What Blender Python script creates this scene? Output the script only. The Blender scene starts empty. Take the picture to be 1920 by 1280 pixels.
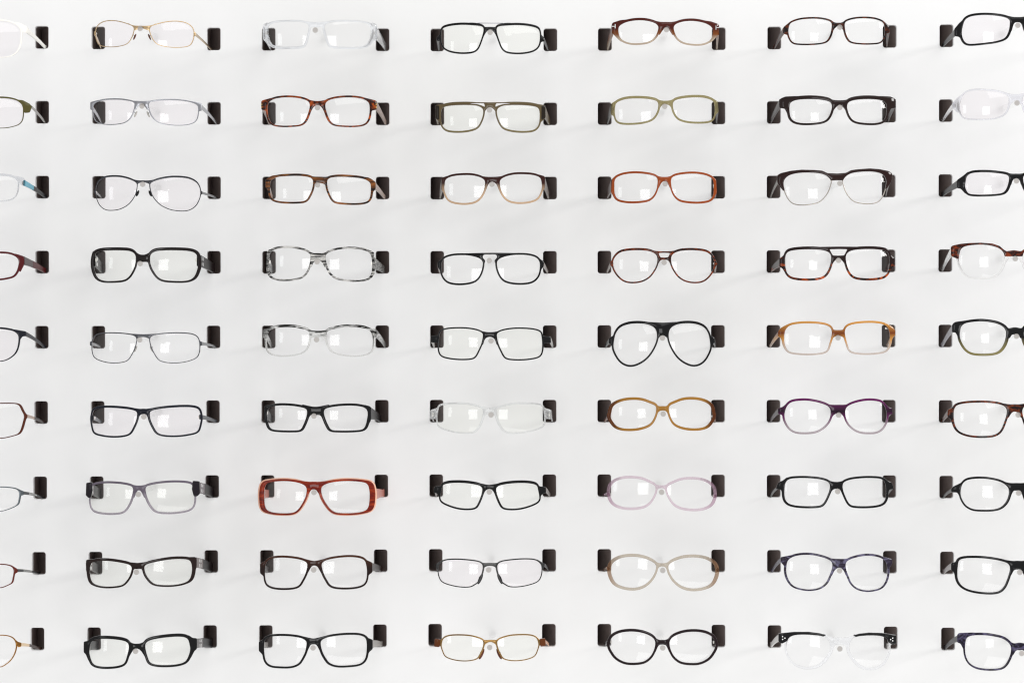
import bpy, bmesh, math, random
from mathutils import Vector, Matrix
from mathutils.geometry import delaunay_2d_cdt
from math import radians as R_

# ------------------------------------------------------------------ camera, world, lamps, exposure
scene = bpy.context.scene
col = scene.collection
MM = .001
EYE = 1.35                                     # height of the lens above the floor
cam_d = bpy.data.cameras.new('camera'); cam = bpy.data.objects.new('camera', cam_d); col.objects.link(cam)
cam.location = (0, -3.75, EYE); cam.rotation_euler = (R_(90), 0, 0)
cam_d.sensor_width = 36; cam_d.lens = 36*3.75/(1.920*.65262); cam_d.shift_x = -130/1920; cam_d.shift_y = -140/1920
cam_d.clip_start = .05; cam_d.clip_end = 60
scene.camera = cam
world = bpy.data.worlds.new('World'); scene.world = world; world.use_nodes = True
bg = world.node_tree.nodes['Background']; bg.inputs[0].default_value = (1, .995, .99, 1); bg.inputs[1].default_value = .58

def area(name, loc, target, sx, sy, radiance, color=(1, 1, 1)):
    d = bpy.data.lights.new(name, 'AREA'); d.shape = 'RECTANGLE'; d.size = sx; d.size_y = sy
    d.energy = radiance*math.pi*sx*sy; d.color = color
    o = bpy.data.objects.new(name, d); col.objects.link(o); o.location = loc
    o.rotation_euler = (Vector(target)-Vector(loc)).to_track_quat('-Z', 'Y').to_euler()
    return o
area('softbox', (-.45, -4.5, EYE-.15), (-.1, 0, EYE-.1), 1.0, 1.1, 3.9)
area('ceiling_softbox', (2.8, -4.2, EYE+3.8), (-.08, 0, EYE-.1), 9, 4, 1.62)
area('low_fill', (2.0, -3.8, EYE-3.4), (-.08, 0, EYE-.1), 8, 3, 1.35)  # added fill from below, evens out the wall's brightness
area('side_lamp', (5.0, -3.6, EYE+1.6), (-.08, 0, EYE-.1), 1, 1, 21, (1, .985, .96))
area('window', (-3.4, -4.3, EYE+.1), (-.4, 0, EYE), .4, 1.2, 2.6, (.95, .98, 1))
vs = scene.view_settings
vs.view_transform = 'Standard'; vs.look = 'None'; vs.exposure = .13; vs.gamma = 1; vs.use_curve_mapping = False
scene.cycles.use_denoising = True; scene.cycles.use_adaptive_sampling = False; scene.cycles.sample_clamp_indirect = 4; scene.cycles.filter_width = 1.2
scene.cycles.max_bounces = 14; scene.cycles.transparent_max_bounces = 24; scene.cycles.transmission_bounces = 12; scene.cycles.glossy_bounces = 6
scene.cycles.caustics_refractive = False; scene.cycles.caustics_reflective = False

GLASSES=[
dict(rc=(1,0),short='white glasses',long='white metal framed glasses cut off by the left edge',o=(-722.61,269.75),k=1.0,phi=0,mat=('metalp','#eceae4'),H=[(-35.91,20.44),(-43.79,19.65),(-51.0,17.36),(-56.25,13.75),(-58.55,8.5),(-58.55,0.62),(-57.57,-7.25),(-54.94,-13.81),(-50.35,-18.74),(-43.79,-21.36),(-35.91,-22.02),(-26.07,-21.36),(-16.22,-17.75),(-9.66,-8.56),(-7.69,2.59),(-9.66,11.12),(-16.22,17.03),(-26.07,19.79)],w=[1.57,0.92,0.66,1.44],bt=[(-16.22,19.0),(-6.38,17.03)],yt=16.37,yb=11.12,bb=[(-4.41,8.5),(-7.69,3.25)],end=[(-52.32,19.33),(-57.57,18.67),(-65.77,14.4),(-64.79,6.86),(-58.22,8.5)],tint='p'),
dict(rc=(1,1),short='gold wire glasses',long='thin gold wire glasses with dipped bridge',o=(-519.67,275.42),k=1.0984,phi=0.0078,mat=('metal','#bfa580'),H=[(-54.47,5.98),(-50.48,11.23),(-44.18,14.07),(-35.78,14.8),(-26.33,13.65),(-17.93,11.23),(-11.63,8.82),(-9.01,5.98),(-10.06,-0.32),(-12.68,-6.62),(-16.88,-11.87),(-24.23,-14.49),(-33.68,-15.54),(-43.13,-15.02),(-50.48,-12.92),(-53.63,-7.67),(-54.89,-1.37)],w=[0.74,0.63,0.53,0.63],bt=[(-15.83,12.07),(-9.53,9.34)],yt=8.82,yb=5.77,bb=[(-6.38,3.88),(-8.69,3.36)],end=[(-54.05,3.88),(-57.31,2.62),(-57.31,-1.58),(-54.05,-1.89)],rod=(-520.59,280.67),pad=(-8.27,-3.99,'#5a2a18'),tint='p'),
dict(rc=(1,2),short='clear rectangular glasses',long='clear plastic rectangular glasses with thick sides',o=(-313.01,275.21),k=1.1039,phi=0.0,mat=('clear','#e8ebf0'),H=[(-55.54,10.91),(-48.19,13.33),(-33.49,14.06),(-18.79,13.54),(-10.39,10.91),(-9.13,6.19),(-11.44,-4.31),(-14.07,-12.19),(-17.74,-14.6),(-31.39,-15.34),(-45.04,-14.81),(-53.44,-11.66),(-57.12,-2.21),(-57.64,6.19)],w=[1.68,2.1,2.52,3.78],bt=[(-15.64,14.8),(-6.19,13.54)],yt=13.33,yb=7.24,bb=[(-6.19,7.24),(-8.29,4.09)],end=[(-58.69,14.06),(-63.94,11.44),(-64.47,-2.21),(-62.89,-8.51),(-56.59,-6.41)],rod=(-313.95,278.77),tint='n'),
dict(rc=(1,3),short='black silver-bar glasses',long='black glasses with a thin silver bar above the bridge',o=(-107.82,270.55),k=1.0104,phi=0.0048,mat=('solid','#060608'),H=[(-57.55,8.22),(-54.93,11.9),(-45.48,14.21),(-32.88,15.05),(-20.28,14.31),(-9.78,12.95),(-7.68,9.8),(-8.73,3.5),(-11.88,-5.95),(-15.03,-12.78),(-20.28,-16.45),(-31.83,-17.5),(-43.38,-16.24),(-51.78,-13.3),(-56.5,-8.05),(-58.08,0.35)],w=[2.31,1.47,1.68,1.47],bt=[(-24.48,17.67),(-15.03,16.94),(-7.68,12.63)],yt=12.53,yb=8.75,bb=[(-4.53,6.12),(-7.68,0.35)],end=[(-57.55,6.12),(-63.85,0.56),(-63.85,-3.01),(-57.55,-4.9)],rod=(-107.63,276.15),bar=(-15.03,16.94,'#96969c'),tint='y'),
dict(rc=(1,4),short='brown-to-clear glasses',long='brown glasses fading to clear with small silver hinges',o=(100.06,277.73),k=0.9888,phi=0.013,mat=('grad','#451309','#cdb9a3',0.55,0.6,'#7d4416'),H=[(-55.96,4.72),(-52.81,8.39),(-45.46,11.54),(-33.91,13.12),(-22.36,12.38),(-12.91,9.44),(-9.24,5.77),(-9.55,1.57),(-11.86,-4.73),(-16.06,-9.46),(-22.36,-12.61),(-32.86,-13.87),(-43.36,-13.13),(-51.76,-9.46),(-55.44,-3.68)],w=[2.52,2.1,1.68,1.89],bt=[(-20.26,14.69),(-8.71,11.54)],yt=11.02,yb=4.19,bb=[(-3.99,1.04),(-7.66,-4.73)],end=[(-41.26,14.8),(-53.86,13.75),(-63.1,11.02),(-63.84,3.67),(-62.26,-2.63),(-56.49,-8.93),(-52.81,-12.08),(-54.91,4.72)],rod=(100.48,279.3),tee=(-61.21,6.82),tint='n'),
dict(rc=(1,5),short='dark tortoiseshell glasses',long='dark tortoiseshell glasses with slim rims',o=(303.63,278.24),k=0.9544,phi=-0.0081,mat=('tort','#120605','#5a260c'),H=[(-57.4,6.31),(-55.3,9.98),(-45.33,13.45),(-30.63,14.5),(-18.03,13.45),(-9.1,10.51),(-7.84,6.31),(-9.1,-2.09),(-12.25,-9.44),(-16.98,-13.12),(-28.53,-14.69),(-43.23,-14.69),(-52.68,-13.12),(-56.88,-7.34),(-58.45,0.01)],w=[1.68,2.1,1.47,1.47],bt=[(-12.78,14.18),(-4.38,9.98)],yt=9.67,yb=5.78,bb=[(-3.85,3.16),(-7.0,-1.04)],end=[(-55.83,12.08),(-64.23,5.26),(-64.75,-2.3),(-60.03,-4.19),(-57.4,1.06)],rod=(305.03,282.24),tint='n'),
dict(rc=(1,6),short='plain black glasses',long='glossy black glasses cut off by the right edge',o=(515.35,281.32),k=1.0,phi=0.0,mat=('solid','#060608'),H=[(-62.67,6.11),(-60.05,11.36),(-54.8,14.32),(-46.27,15.63),(-35.77,15.83),(-23.3,14.65),(-14.11,12.68),(-9.52,9.72),(-9.19,5.46),(-10.17,-1.76),(-12.8,-8.32),(-16.73,-12.26),(-26.58,-15.21),(-39.7,-16.85),(-52.83,-17.84),(-59.39,-16.85),(-63.0,-12.26),(-64.64,-4.39)],w=[2.3,2.62,1.97,2.3],bt=[(-21.33,17.27),(-6.89,13.66)],yt=13.2,yb=7.03,bb=[(-4.27,5.46),(-6.89,-3.07)],end=[(-61.36,12.68),(-67.92,6.77),(-73.17,0.21),(-73.17,-8.32),(-68.58,-8.98),(-63.98,-12.26)],rod=(515.02,284.48),tint='p'),
dict(rc=(2,0),short='olive metal glasses',long='olive green glasses with grey lined arm cut by the left edge',o=(-722.61,181.52),k=1.0,phi=0,mat=('solid','#4d4722'),H=[(-35.91,17.65),(-45.75,16.99),(-53.63,15.02),(-58.22,12.07),(-60.72,8.13),(-61.37,2.23),(-60.85,-5.65),(-59.21,-10.24),(-55.6,-13.52),(-49.04,-15.82),(-42.47,-17.13),(-35.91,-17.46),(-22.78,-17.46),(-12.94,-13.52),(-7.69,-6.96),(-5.72,2.23),(-7.03,10.76),(-10.97,15.35),(-22.78,17.32)],w=[1.57,0.92,0.53,0.66],bt=[(-16.22,17.98),(-6.38,14.04)],yt=13.38,yb=7.74,bb=[(-3.75,6.17),(-5.72,2.23)],end=[(-55.6,16.01),(-60.85,15.68),(-68.72,11.42),(-71.35,8.13),(-68.72,0.92),(-62.82,0.26),(-61.18,8.13)],tcol=('metal','#77726c'),tint='p'),
dict(rc=(2,1),short='silver metal glasses',long='brushed silver metal glasses with thin rims',o=(-519.92,183.89),k=1.1329,phi=0.009,mat=('metal','#9a9ba0'),H=[(-57.79,6.16),(-54.96,9.83),(-47.08,12.25),(-36.58,13.3),(-23.98,12.98),(-13.48,11.41),(-8.76,9.83),(-8.02,6.16),(-9.81,-1.19),(-13.48,-8.54),(-19.78,-13.27),(-28.18,-15.05),(-37.63,-15.58),(-48.13,-14.32),(-54.96,-10.64),(-57.58,-3.29)],w=[1.36,1.05,0.74,0.74],bt=[(-19.78,14.35),(-11.38,12.25)],yt=11.62,yb=6.68,bb=[(-3.82,5.11),(-6.13,0.91)],end=[(-51.28,13.3),(-61.78,10.88),(-61.78,1.96),(-57.79,0.91),(-57.06,6.16)],rod=(-518.49,189.31),pad=(-6.87,-3.82,'#b8b4ae'),tint='p'),
dict(rc=(2,2),short='tortoiseshell glasses',long='reddish tortoiseshell glasses with gold hinge dots',o=(-311.68,183.93),k=1.0208,phi=0.0,mat=('tort','#240804','#98420f'),H=[(-59.49,7.17),(-57.39,11.37),(-50.57,14.73),(-39.02,16.09),(-26.42,15.57),(-15.92,13.47),(-10.14,10.32),(-9.09,5.07),(-11.19,-3.33),(-14.87,-11.73),(-20.12,-15.93),(-30.62,-17.19),(-43.22,-17.19),(-52.67,-15.41),(-57.39,-10.68),(-59.49,-2.28)],w=[1.89,2.31,1.47,1.89],bt=[(-18.02,15.57),(-9.62,12.94)],yt=11.58,yb=6.64,bb=[(-4.89,4.02),(-8.04,-2.28)],end=[(-51.62,16.62),(-66.84,12.94),(-67.89,10.32),(-67.37,1.92),(-60.54,0.34),(-59.49,5.07)],rod=(-311.32,187.43),tcol=('solid','#8d7b72'),gold=[(-67.05,8.22),(-67.05,4.86)],tint='n'),
dict(rc=(2,3),short='khaki flat-top glasses',long='khaki glasses with a flat double bridge',o=(-107.79,176.56),k=1.0021,phi=0.0,mat=('grad','#574a32','#736747',0.8,0.1),H=[(-57.58,9.29),(-53.91,12.44),(-43.41,14.01),(-28.71,14.33),(-16.11,13.49),(-9.28,10.34),(-8.02,5.09),(-9.81,-2.26),(-13.48,-9.61),(-18.21,-13.29),(-28.71,-15.7),(-41.31,-16.12),(-51.81,-14.34),(-57.06,-8.56),(-58.32,0.89)],w=[3.36,1.47,1.89,1.47],bt=[(-28.71,17.69),(-14.01,17.58)],yt=17.37,yb=11.39,bb=[(-5.08,8.24),(-7.71,1.94)],end=[(-52.86,16.43),(-65.25,14.54),(-64.93,-1.21),(-57.58,-7.51),(-57.06,1.94)],rod=(-108.46,184.59),gaps=[[(-24.51,16.22),(-14.01,16.43),(-6.87,16.11),(-6.03,11.81),(-9.81,13.7),(-15.06,15.27),(-20.31,15.69)]],endc=([(-60.63,13.7),(-65.25,14.33),(-64.93,-1.21),(-60.42,-3.1)],'#1c150c'),tint='y'),
dict(rc=(2,4),short='pale champagne glasses',long='pale champagne plastic glasses with a curved brow',o=(99.61,184.96),k=0.9713,phi=-0.0171,mat=('solid','#a59a70',0.5),H=[(-59.19,6.14),(-56.56,9.81),(-47.11,12.96),(-34.51,13.8),(-20.86,12.96),(-11.41,10.86),(-8.79,7.19),(-9.31,0.89),(-11.94,-5.41),(-16.66,-10.66),(-26.11,-13.81),(-38.71,-15.07),(-51.31,-14.65),(-57.61,-11.71),(-59.92,-3.31)],w=[2.52,1.89,1.89,1.47],bt=[(-15.61,14.01),(-5.11,11.18)],yt=10.86,yb=6.35,bb=[(-4.59,5.09),(-8.26,-0.16)],end=[(-57.61,12.23),(-63.91,8.24),(-64.96,-4.36),(-60.24,-7.72)],rod=(98.39,189.0),tcol=('solid','#1d1813'),tint='n'),
dict(rc=(2,5),short='dark brown glasses',long='glossy dark brown glasses with thick brow',o=(305.1,184.11),k=0.9617,phi=0.0,mat=('solid','#1d0f0c'),H=[(-58.56,5.94),(-56.25,10.67),(-48.9,13.08),(-36.3,13.82),(-22.65,13.08),(-12.15,10.67),(-9.21,6.47),(-9.52,1.74),(-12.15,-5.61),(-16.35,-10.86),(-23.7,-13.48),(-36.3,-14.53),(-46.8,-14.01),(-54.15,-11.38),(-57.82,-5.61)],w=[3.78,2.31,2.1,2.52],bt=[(-19.5,15.92),(-9.0,13.08)],yt=12.24,yb=6.15,bb=[(-5.32,2.79),(-8.47,-2.46)],end=[(-36.3,17.28),(-53.1,17.6),(-63.6,17.28),(-69.37,14.87),(-70.42,3.84),(-64.12,2.79),(-58.87,-7.71),(-59.4,4.89)],rod=(305.03,187.74),tint='n'),
dict(rc=(2,6),short='clear rounded glasses',long='clear plastic glasses with rounded lenses at the right edge',o=(513.03,191.53),k=1.0058,phi=0.0,mat=('clear','#e2e2ea'),H=[(-63.63,4.04),(-61.01,10.6),(-56.41,14.86),(-47.23,16.83),(-37.38,16.7),(-24.26,15.19),(-13.76,12.57),(-8.51,8.63),(-8.51,2.72),(-9.82,-3.84),(-12.44,-9.75),(-17.69,-13.68),(-27.54,-16.31),(-40.66,-16.96),(-53.79,-16.31),(-60.35,-14.34),(-63.63,-9.09),(-64.62,-1.87)],w=[1.64,1.97,1.18,1.31],bt=[(-20.98,16.5),(-8.51,12.9)],yt=11.78,yb=4.95,bb=[(-3.26,2.72),(-7.85,-1.87)],end=[(-60.35,13.88),(-67.57,8.63),(-72.82,2.72),(-72.82,-3.84),(-68.23,-8.43),(-63.63,-10.4)],rod=(514.04,192.94),tint='p'),
dict(rc=(3,0),short='blue-armed clear glasses',long='clear grey glasses with a light blue arm at the left edge',o=(-722.61,93.55),k=1.0,phi=0,mat=('clear','#cfd2d8'),H=[(-35.91,13.81),(-44.44,13.16),(-51.0,11.19),(-54.61,7.91),(-55.6,2.0),(-54.94,-4.56),(-52.97,-9.81),(-49.04,-13.09),(-43.79,-14.73),(-35.91,-15.39),(-22.78,-14.4),(-12.94,-9.81),(-7.03,-0.62),(-7.69,7.91),(-12.94,12.5),(-24.1,13.95)],w=[2.36,1.64,0.98,0.92],bt=[(-16.22,15.13),(-6.38,12.5)],yt=11.85,yb=6.2,bb=[(-3.75,4.63),(-7.03,-0.62)],end=[(-52.32,13.81),(-60.85,12.17),(-63.8,9.22),(-62.82,1.67),(-57.57,3.64),(-55.27,7.25)],tcol=('solid','#5fa0b4'),tip='#0c0c10',tint='n'),
dict(rc=(3,1),short='black wire glasses',long='black wire aviator glasses with small black nose pads',o=(-517.7,88.14),k=1.1579,phi=0.0091,mat=('metal','#424347'),H=[(-56.12,7.41),(-52.97,12.66),(-46.15,16.65),(-36.7,17.91),(-26.2,17.38),(-15.7,14.76),(-8.35,11.08),(-7.3,7.41),(-8.87,-0.99),(-12.55,-8.34),(-18.85,-15.17),(-28.3,-19.89),(-38.8,-21.15),(-46.15,-19.89),(-52.45,-14.64),(-56.12,-6.24),(-57.17,1.11)],w=[1.79,0.63,0.63,0.53],bt=[(-22.0,18.43),(-8.35,14.23)],yt=13.71,yb=11.4,bb=[(-6.25,9.51),(-7.61,5.31)],end=[(-56.65,3.42),(-59.17,2.16),(-59.17,-1.2),(-56.44,-2.04)],rod=(-517.65,97.13),pad=(-6.98,-1.52,'#0c0c0c'),tint='p'),
dict(rc=(3,2),short='brown streaked glasses',long='brown and amber streaked rectangular glasses',o=(-308.54,92.76),k=0.9858,phi=0.0201,mat=('streak','#1a0b05','#7a4820'),H=[(-60.01,5.94),(-57.91,10.14),(-50.56,13.29),(-37.96,14.34),(-23.26,14.34),(-12.76,12.76),(-8.88,10.14),(-8.35,5.94),(-9.61,-1.41),(-12.76,-8.76),(-15.91,-13.49),(-21.16,-15.59),(-35.86,-16.11),(-49.51,-15.06),(-57.39,-11.91),(-59.8,-4.56)],w=[2.31,1.89,1.89,1.89],bt=[(-16.96,15.91),(-8.56,13.81)],yt=13.5,yb=5.94,bb=[(-6.46,3.84),(-8.04,-0.36)],end=[(-42.16,16.33),(-56.86,15.28),(-60.54,13.81),(-65.79,10.14),(-65.79,1.21),(-63.16,-0.89),(-61.59,-9.81),(-59.49,-2.46)],rod=(-311.32,96.39),tcol=('solid','#9c8a80'),tint='n'),
dict(rc=(3,3),short='brown-to-peach glasses',long='brown glasses fading to peach at the bottom',o=(-105.1,92.88),k=1.0217,phi=-0.0157,mat=('grad','#2e0f09','#d9b795',0.5,0.5),H=[(-56.6,5.82),(-55.03,10.55),(-48.2,13.7),(-37.7,15.06),(-25.1,15.06),(-14.6,12.65),(-9.14,8.97),(-8.83,3.72),(-10.4,-3.63),(-14.6,-10.98),(-20.9,-15.7),(-31.4,-17.59),(-42.95,-16.75),(-51.35,-13.6),(-55.55,-6.78),(-57.13,-0.48)],w=[2.1,1.89,1.89,1.68],bt=[(-23.0,16.85),(-10.4,13.7)],yt=13.17,yb=6.87,bb=[(-4.63,4.25),(-7.25,-2.58)],end=[(-53.98,14.43),(-60.8,12.12),(-60.28,-2.58),(-56.6,-6.78)],rod=(-105.53,97.13),tcol=('solid','#6d6560'),tint='n'),
dict(rc=(3,4),short='rust orange glasses',long='rust orange plastic glasses with rounded rectangle lenses',o=(98.04,94.5),k=0.9938,phi=0.0047,mat=('solid','#92400f',0.1),H=[(-58.67,6.3),(-56.57,10.71),(-48.69,14.18),(-36.09,15.75),(-22.44,14.91),(-11.94,12.6),(-8.27,9.45),(-8.06,4.2),(-9.32,-3.15),(-12.99,-10.5),(-19.29,-15.23),(-30.84,-17.01),(-43.44,-17.01),(-53.94,-14.7),(-58.14,-9.45),(-58.98,-1.05)],w=[2.1,1.47,2.1,2.31],bt=[(-18.24,16.27),(-5.64,12.08)],yt=11.55,yb=6.3,bb=[(-3.54,4.2),(-6.69,-2.1)],end=[(-56.04,14.18),(-61.82,9.45),(-62.87,-6.3),(-59.19,-13.12)],rod=(98.91,97.65),tcol=('solid','#4a3a36'),tint='n'),
dict(rc=(3,5),short='brown browline glasses',long='browline glasses, dark brown on top with thin silver rims',o=(302.09,93.32),k=0.9426,phi=-0.0185,mat=('metal','#a9a29a'),H=[(-62.48,6.43),(-60.07,11.68),(-54.29,15.36),(-43.79,17.46),(-31.19,17.67),(-19.64,16.62),(-12.29,13.78),(-7.57,8.53),(-8.09,3.28),(-11.24,-5.12),(-16.49,-12.47),(-22.79,-17.19),(-33.29,-19.5),(-43.79,-19.82),(-51.14,-18.24),(-56.39,-13.52),(-60.07,-6.17),(-62.17,1.18)],w=[0.84,0.84,0.84,0.84],bt=[(-12.29,14.31),(-7.04,11.47)],yt=11.47,yb=9.06,bb=[(-7.04,8.32),(-8.09,7.48)],rod=(305.03,98.17),tcol=('solid','#6e6a66'),hg=(-68.99,9.06,9.45),brow=([(-70.04,14.83),(-65.84,17.46),(-54.29,20.08),(-41.69,21.34),(-26.99,20.92),(-17.54,20.08),(-11.24,17.14)],16.62,8.53,[(-6.52,8.22),(-10.19,7.48),(-47.99,7.48),(-60.07,-3.02),(-62.9,-3.86),(-68.99,4.33),(-70.04,7.48)],('solid','#220d0a')),tint='n'),
dict(rc=(3,6),short='thick black glasses',long='glossy thick black glasses with wide arms at the right edge',o=(513.58,98.08),k=0.9935,phi=0.0,mat=('solid','#060608'),H=[(-58.6,1.4),(-57.61,7.31),(-54.33,11.25),(-47.77,13.08),(-34.64,13.35),(-21.52,12.23),(-11.68,10.59),(-8.39,7.97),(-8.53,3.37),(-10.36,-3.19),(-12.99,-8.44),(-16.93,-11.07),(-28.08,-12.51),(-41.21,-12.9),(-51.05,-12.38),(-55.64,-11.07),(-58.27,-6.47),(-59.25,-2.53)],w=[2.49,2.95,1.97,1.97],bt=[(-21.52,14.53),(-6.43,11.9)],yt=11.77,yb=5.6,bb=[(-3.8,4.03),(-5.77,-1.88)],end=[(-55.64,14.53),(-60.89,9.93),(-68.11,4.68),(-68.44,-5.16),(-64.18,-5.82),(-59.58,-11.07),(-54.33,-14.35)],rod=(513.38,101.13),tint='p'),
dict(rc=(4,0),short='dark red glasses',long='dark red plastic glasses with grey arm inlay at the left edge',o=(-722.61,1.83),k=1.0,phi=0,mat=('solid','#4a0e12'),H=[(-35.91,13.86),(-43.79,13.4),(-50.35,11.56),(-54.94,8.28),(-56.58,3.69),(-55.6,-2.88),(-53.3,-8.78),(-49.69,-12.72),(-42.47,-14.69),(-35.91,-15.67),(-22.78,-16.0),(-12.94,-13.38),(-7.03,-6.16),(-6.38,3.03),(-8.35,9.59),(-14.25,12.87),(-26.07,13.99)],w=[1.97,1.97,1.84,2.1],bt=[(-16.22,15.17),(-6.38,12.87)],yt=11.56,yb=5.26,bb=[(-3.75,3.69),(-6.38,-1.56)],end=[(-52.32,13.86),(-61.5,10.91),(-62.95,7.62),(-62.29,-0.25),(-58.22,-8.78),(-55.6,-2.88)],tcol=('solid','#4a3f40'),tip='#4a0e12',tint='n'),
dict(rc=(4,1),short='squarish black glasses',long='squarish black brown glasses with silver studs on the arms',o=(-518.18,2.82),k=1.0799,phi=0.0,mat=('solid','#120a0a'),H=[(-58.79,7.68),(-56.69,12.93),(-49.87,15.56),(-38.32,16.4),(-25.72,16.4),(-15.22,15.56),(-9.44,12.41),(-8.08,7.68),(-8.92,-0.72),(-12.59,-9.12),(-17.32,-15.42),(-23.62,-18.57),(-36.22,-19.62),(-47.77,-19.09),(-54.59,-15.42),(-58.27,-7.02),(-59.32,0.33)],w=[3.15,1.89,1.89,3.15],bt=[(-13.12,18.18),(-4.72,12.41)],yt=11.36,yb=2.64,bb=[(-6.82,1.91),(-7.87,-4.92)],rod=(-520.59,3.67),studs=1,hg=(-60.37,5.06,14.7),tint='y'),
dict(rc=(4,2),short='zebra striped glasses',long='clear glasses with black zebra stripes all over',o=(-311.24,4.86),k=1.0774,phi=0.012,mat=('zebra','#101010','#e6e4e0',0),H=[(-58.15,7.74),(-55.73,12.99),(-48.91,16.14),(-38.41,17.19),(-26.86,16.67),(-16.36,14.04),(-9.53,10.37),(-8.69,5.64),(-9.85,-1.71),(-13.21,-10.11),(-18.46,-15.88),(-26.86,-18.51),(-40.51,-19.56),(-52.06,-17.98),(-57.31,-13.26),(-58.88,-3.81)],w=[2.1,1.89,1.89,2.52],bt=[(-14.26,16.14),(-6.91,11.73)],yt=11.31,yb=2.49,bb=[(-4.81,0.39),(-7.43,-5.91)],end=[(-57.31,16.14),(-60.98,13.52),(-61.51,-12.21),(-58.36,-15.36)],rod=(-311.85,5.78),tint='n'),
dict(rc=(4,3),short='black keyhole-bridge glasses',long='black glasses with straight top bar and open keyhole bridge',o=(-108.14,-1.97),k=1.0236,phi=-0.0063,mat=('solid','#060608'),H=[(-57.23,6.69),(-53.56,11.94),(-45.16,14.78),(-34.66,15.62),(-24.16,15.09),(-13.66,12.47),(-8.93,8.79),(-8.41,4.07),(-9.98,-3.28),(-13.66,-10.63),(-18.91,-14.83),(-28.36,-17.14),(-39.91,-17.46),(-49.36,-15.36),(-55.13,-9.58),(-57.44,-1.18)],w=[1.89,1.68,1.89,1.68],bt=[(-36.76,17.72),(-13.66,18.24)],yt=18.45,yb=16.35,bb=[(-6.83,16.04),(-8.41,12.99),(-5.47,9.32),(-6.52,5.12),(-9.46,-1.18)],end=[(-53.56,13.52),(-62.48,7.22),(-61.96,0.92),(-57.23,-4.33)],rod=(-108.67,7.14),tcol=('solid','#8f8782'),tint='n'),
dict(rc=(4,4),short='tortoiseshell aviator glasses',long='tortoiseshell aviator glasses with slotted double bridge',o=(97.98,2.7),k=0.9838,phi=0.0,mat=('tort','#220904','#7c330d'),H=[(-60.18,3.6),(-57.03,9.9),(-50.73,14.62),(-40.23,16.41),(-28.68,16.72),(-18.18,15.67),(-10.83,12.52),(-8.2,7.8),(-8.94,0.45),(-12.4,-6.9),(-18.18,-14.25),(-26.58,-18.98),(-37.08,-20.55),(-46.53,-18.98),(-53.88,-13.2),(-59.13,-4.8)],w=[2.31,1.47,1.47,1.68],bt=[(-20.28,17.77),(-9.78,15.99)],yt=15.57,yb=5.38,bb=[(-4.53,4.65),(-7.68,-0.6),(-11.88,-6.9)],end=[(-58.6,7.8),(-63.85,3.07),(-63.85,-1.13),(-59.97,-4.28)],rod=(97.65,5.04),tcol=('solid','#7a706a'),slot=[(-6.84,13.36),(0.0,13.68),(0.0,8.22),(-4.74,8.43)],tint='n'),
dict(rc=(4,5),short='dark flat-top glasses',long='dark brown flat-top glasses with slotted bridge and amber spots below',o=(303.8,4.23),k=0.9804,phi=-0.0045,mat=('tortb','#1a0706','#b0490f'),H=[(-62.3,3.12),(-61.25,10.47),(-57.05,14.14),(-45.5,15.93),(-30.8,16.24),(-18.2,15.19),(-11.37,12.57),(-8.75,7.84),(-9.27,1.02),(-11.9,-7.38),(-16.1,-13.68),(-22.4,-16.83),(-35.0,-18.09),(-48.65,-17.36),(-57.05,-14.73),(-61.25,-8.43)],w=[2.94,2.1,2.31,1.89],bt=[(-39.2,18.87),(-12.95,19.39)],yt=19.6,yb=5.22,bb=[(-5.07,2.07),(-8.75,-4.23)],end=[(-60.2,13.09),(-67.55,6.27),(-69.12,5.74),(-69.12,-4.76),(-65.97,-5.81),(-61.77,-12.63),(-62.3,5.22)],rod=(303.45,7.56),slot=[(-10.64,16.24),(0.0,16.56),(0.0,8.89),(-6.86,9.21)],tint='n'),
dict(rc=(4,6),short='amber browline glasses',long='amber tortoiseshell browline glasses with clear lower rims',o=(510.66,7.73),k=0.9876,phi=0.0,mat=('clear','#f2f1f0'),H=[(-62.9,6.97),(-61.26,12.88),(-56.67,16.16),(-48.14,17.8),(-38.29,18.26),(-28.45,17.47),(-19.26,14.85),(-13.36,10.91),(-10.73,5.0),(-11.39,-0.9),(-13.36,-7.47),(-17.29,-14.03),(-23.2,-18.62),(-33.04,-20.59),(-44.86,-20.26),(-52.73,-18.62),(-57.98,-14.03),(-61.92,-6.15),(-63.56,0.41)],w=[0.92,1.97,1.57,1.97],bt=[(-11.39,6.97),(-7.45,5.66)],yt=5.0,yb=1.33,bb=[(-6.14,1.72),(-8.76,-3.53)],rod=(512.07,9.45),hg=(-72.09,10.91,9.84),brow=([(-72.75,15.5),(-70.45,17.47),(-61.26,19.44),(-51.42,20.42),(-38.29,20.75),(-25.17,19.77),(-16.64,16.81),(-11.39,12.22),(-8.76,10.58)],11.89,4.35,[(-10.73,4.35),(-15.32,5.66),(-54.7,5.66),(-63.56,0.93),(-68.48,3.03),(-72.42,5.0)],('tort','#240905','#7c300b')),tint='n'),
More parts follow.
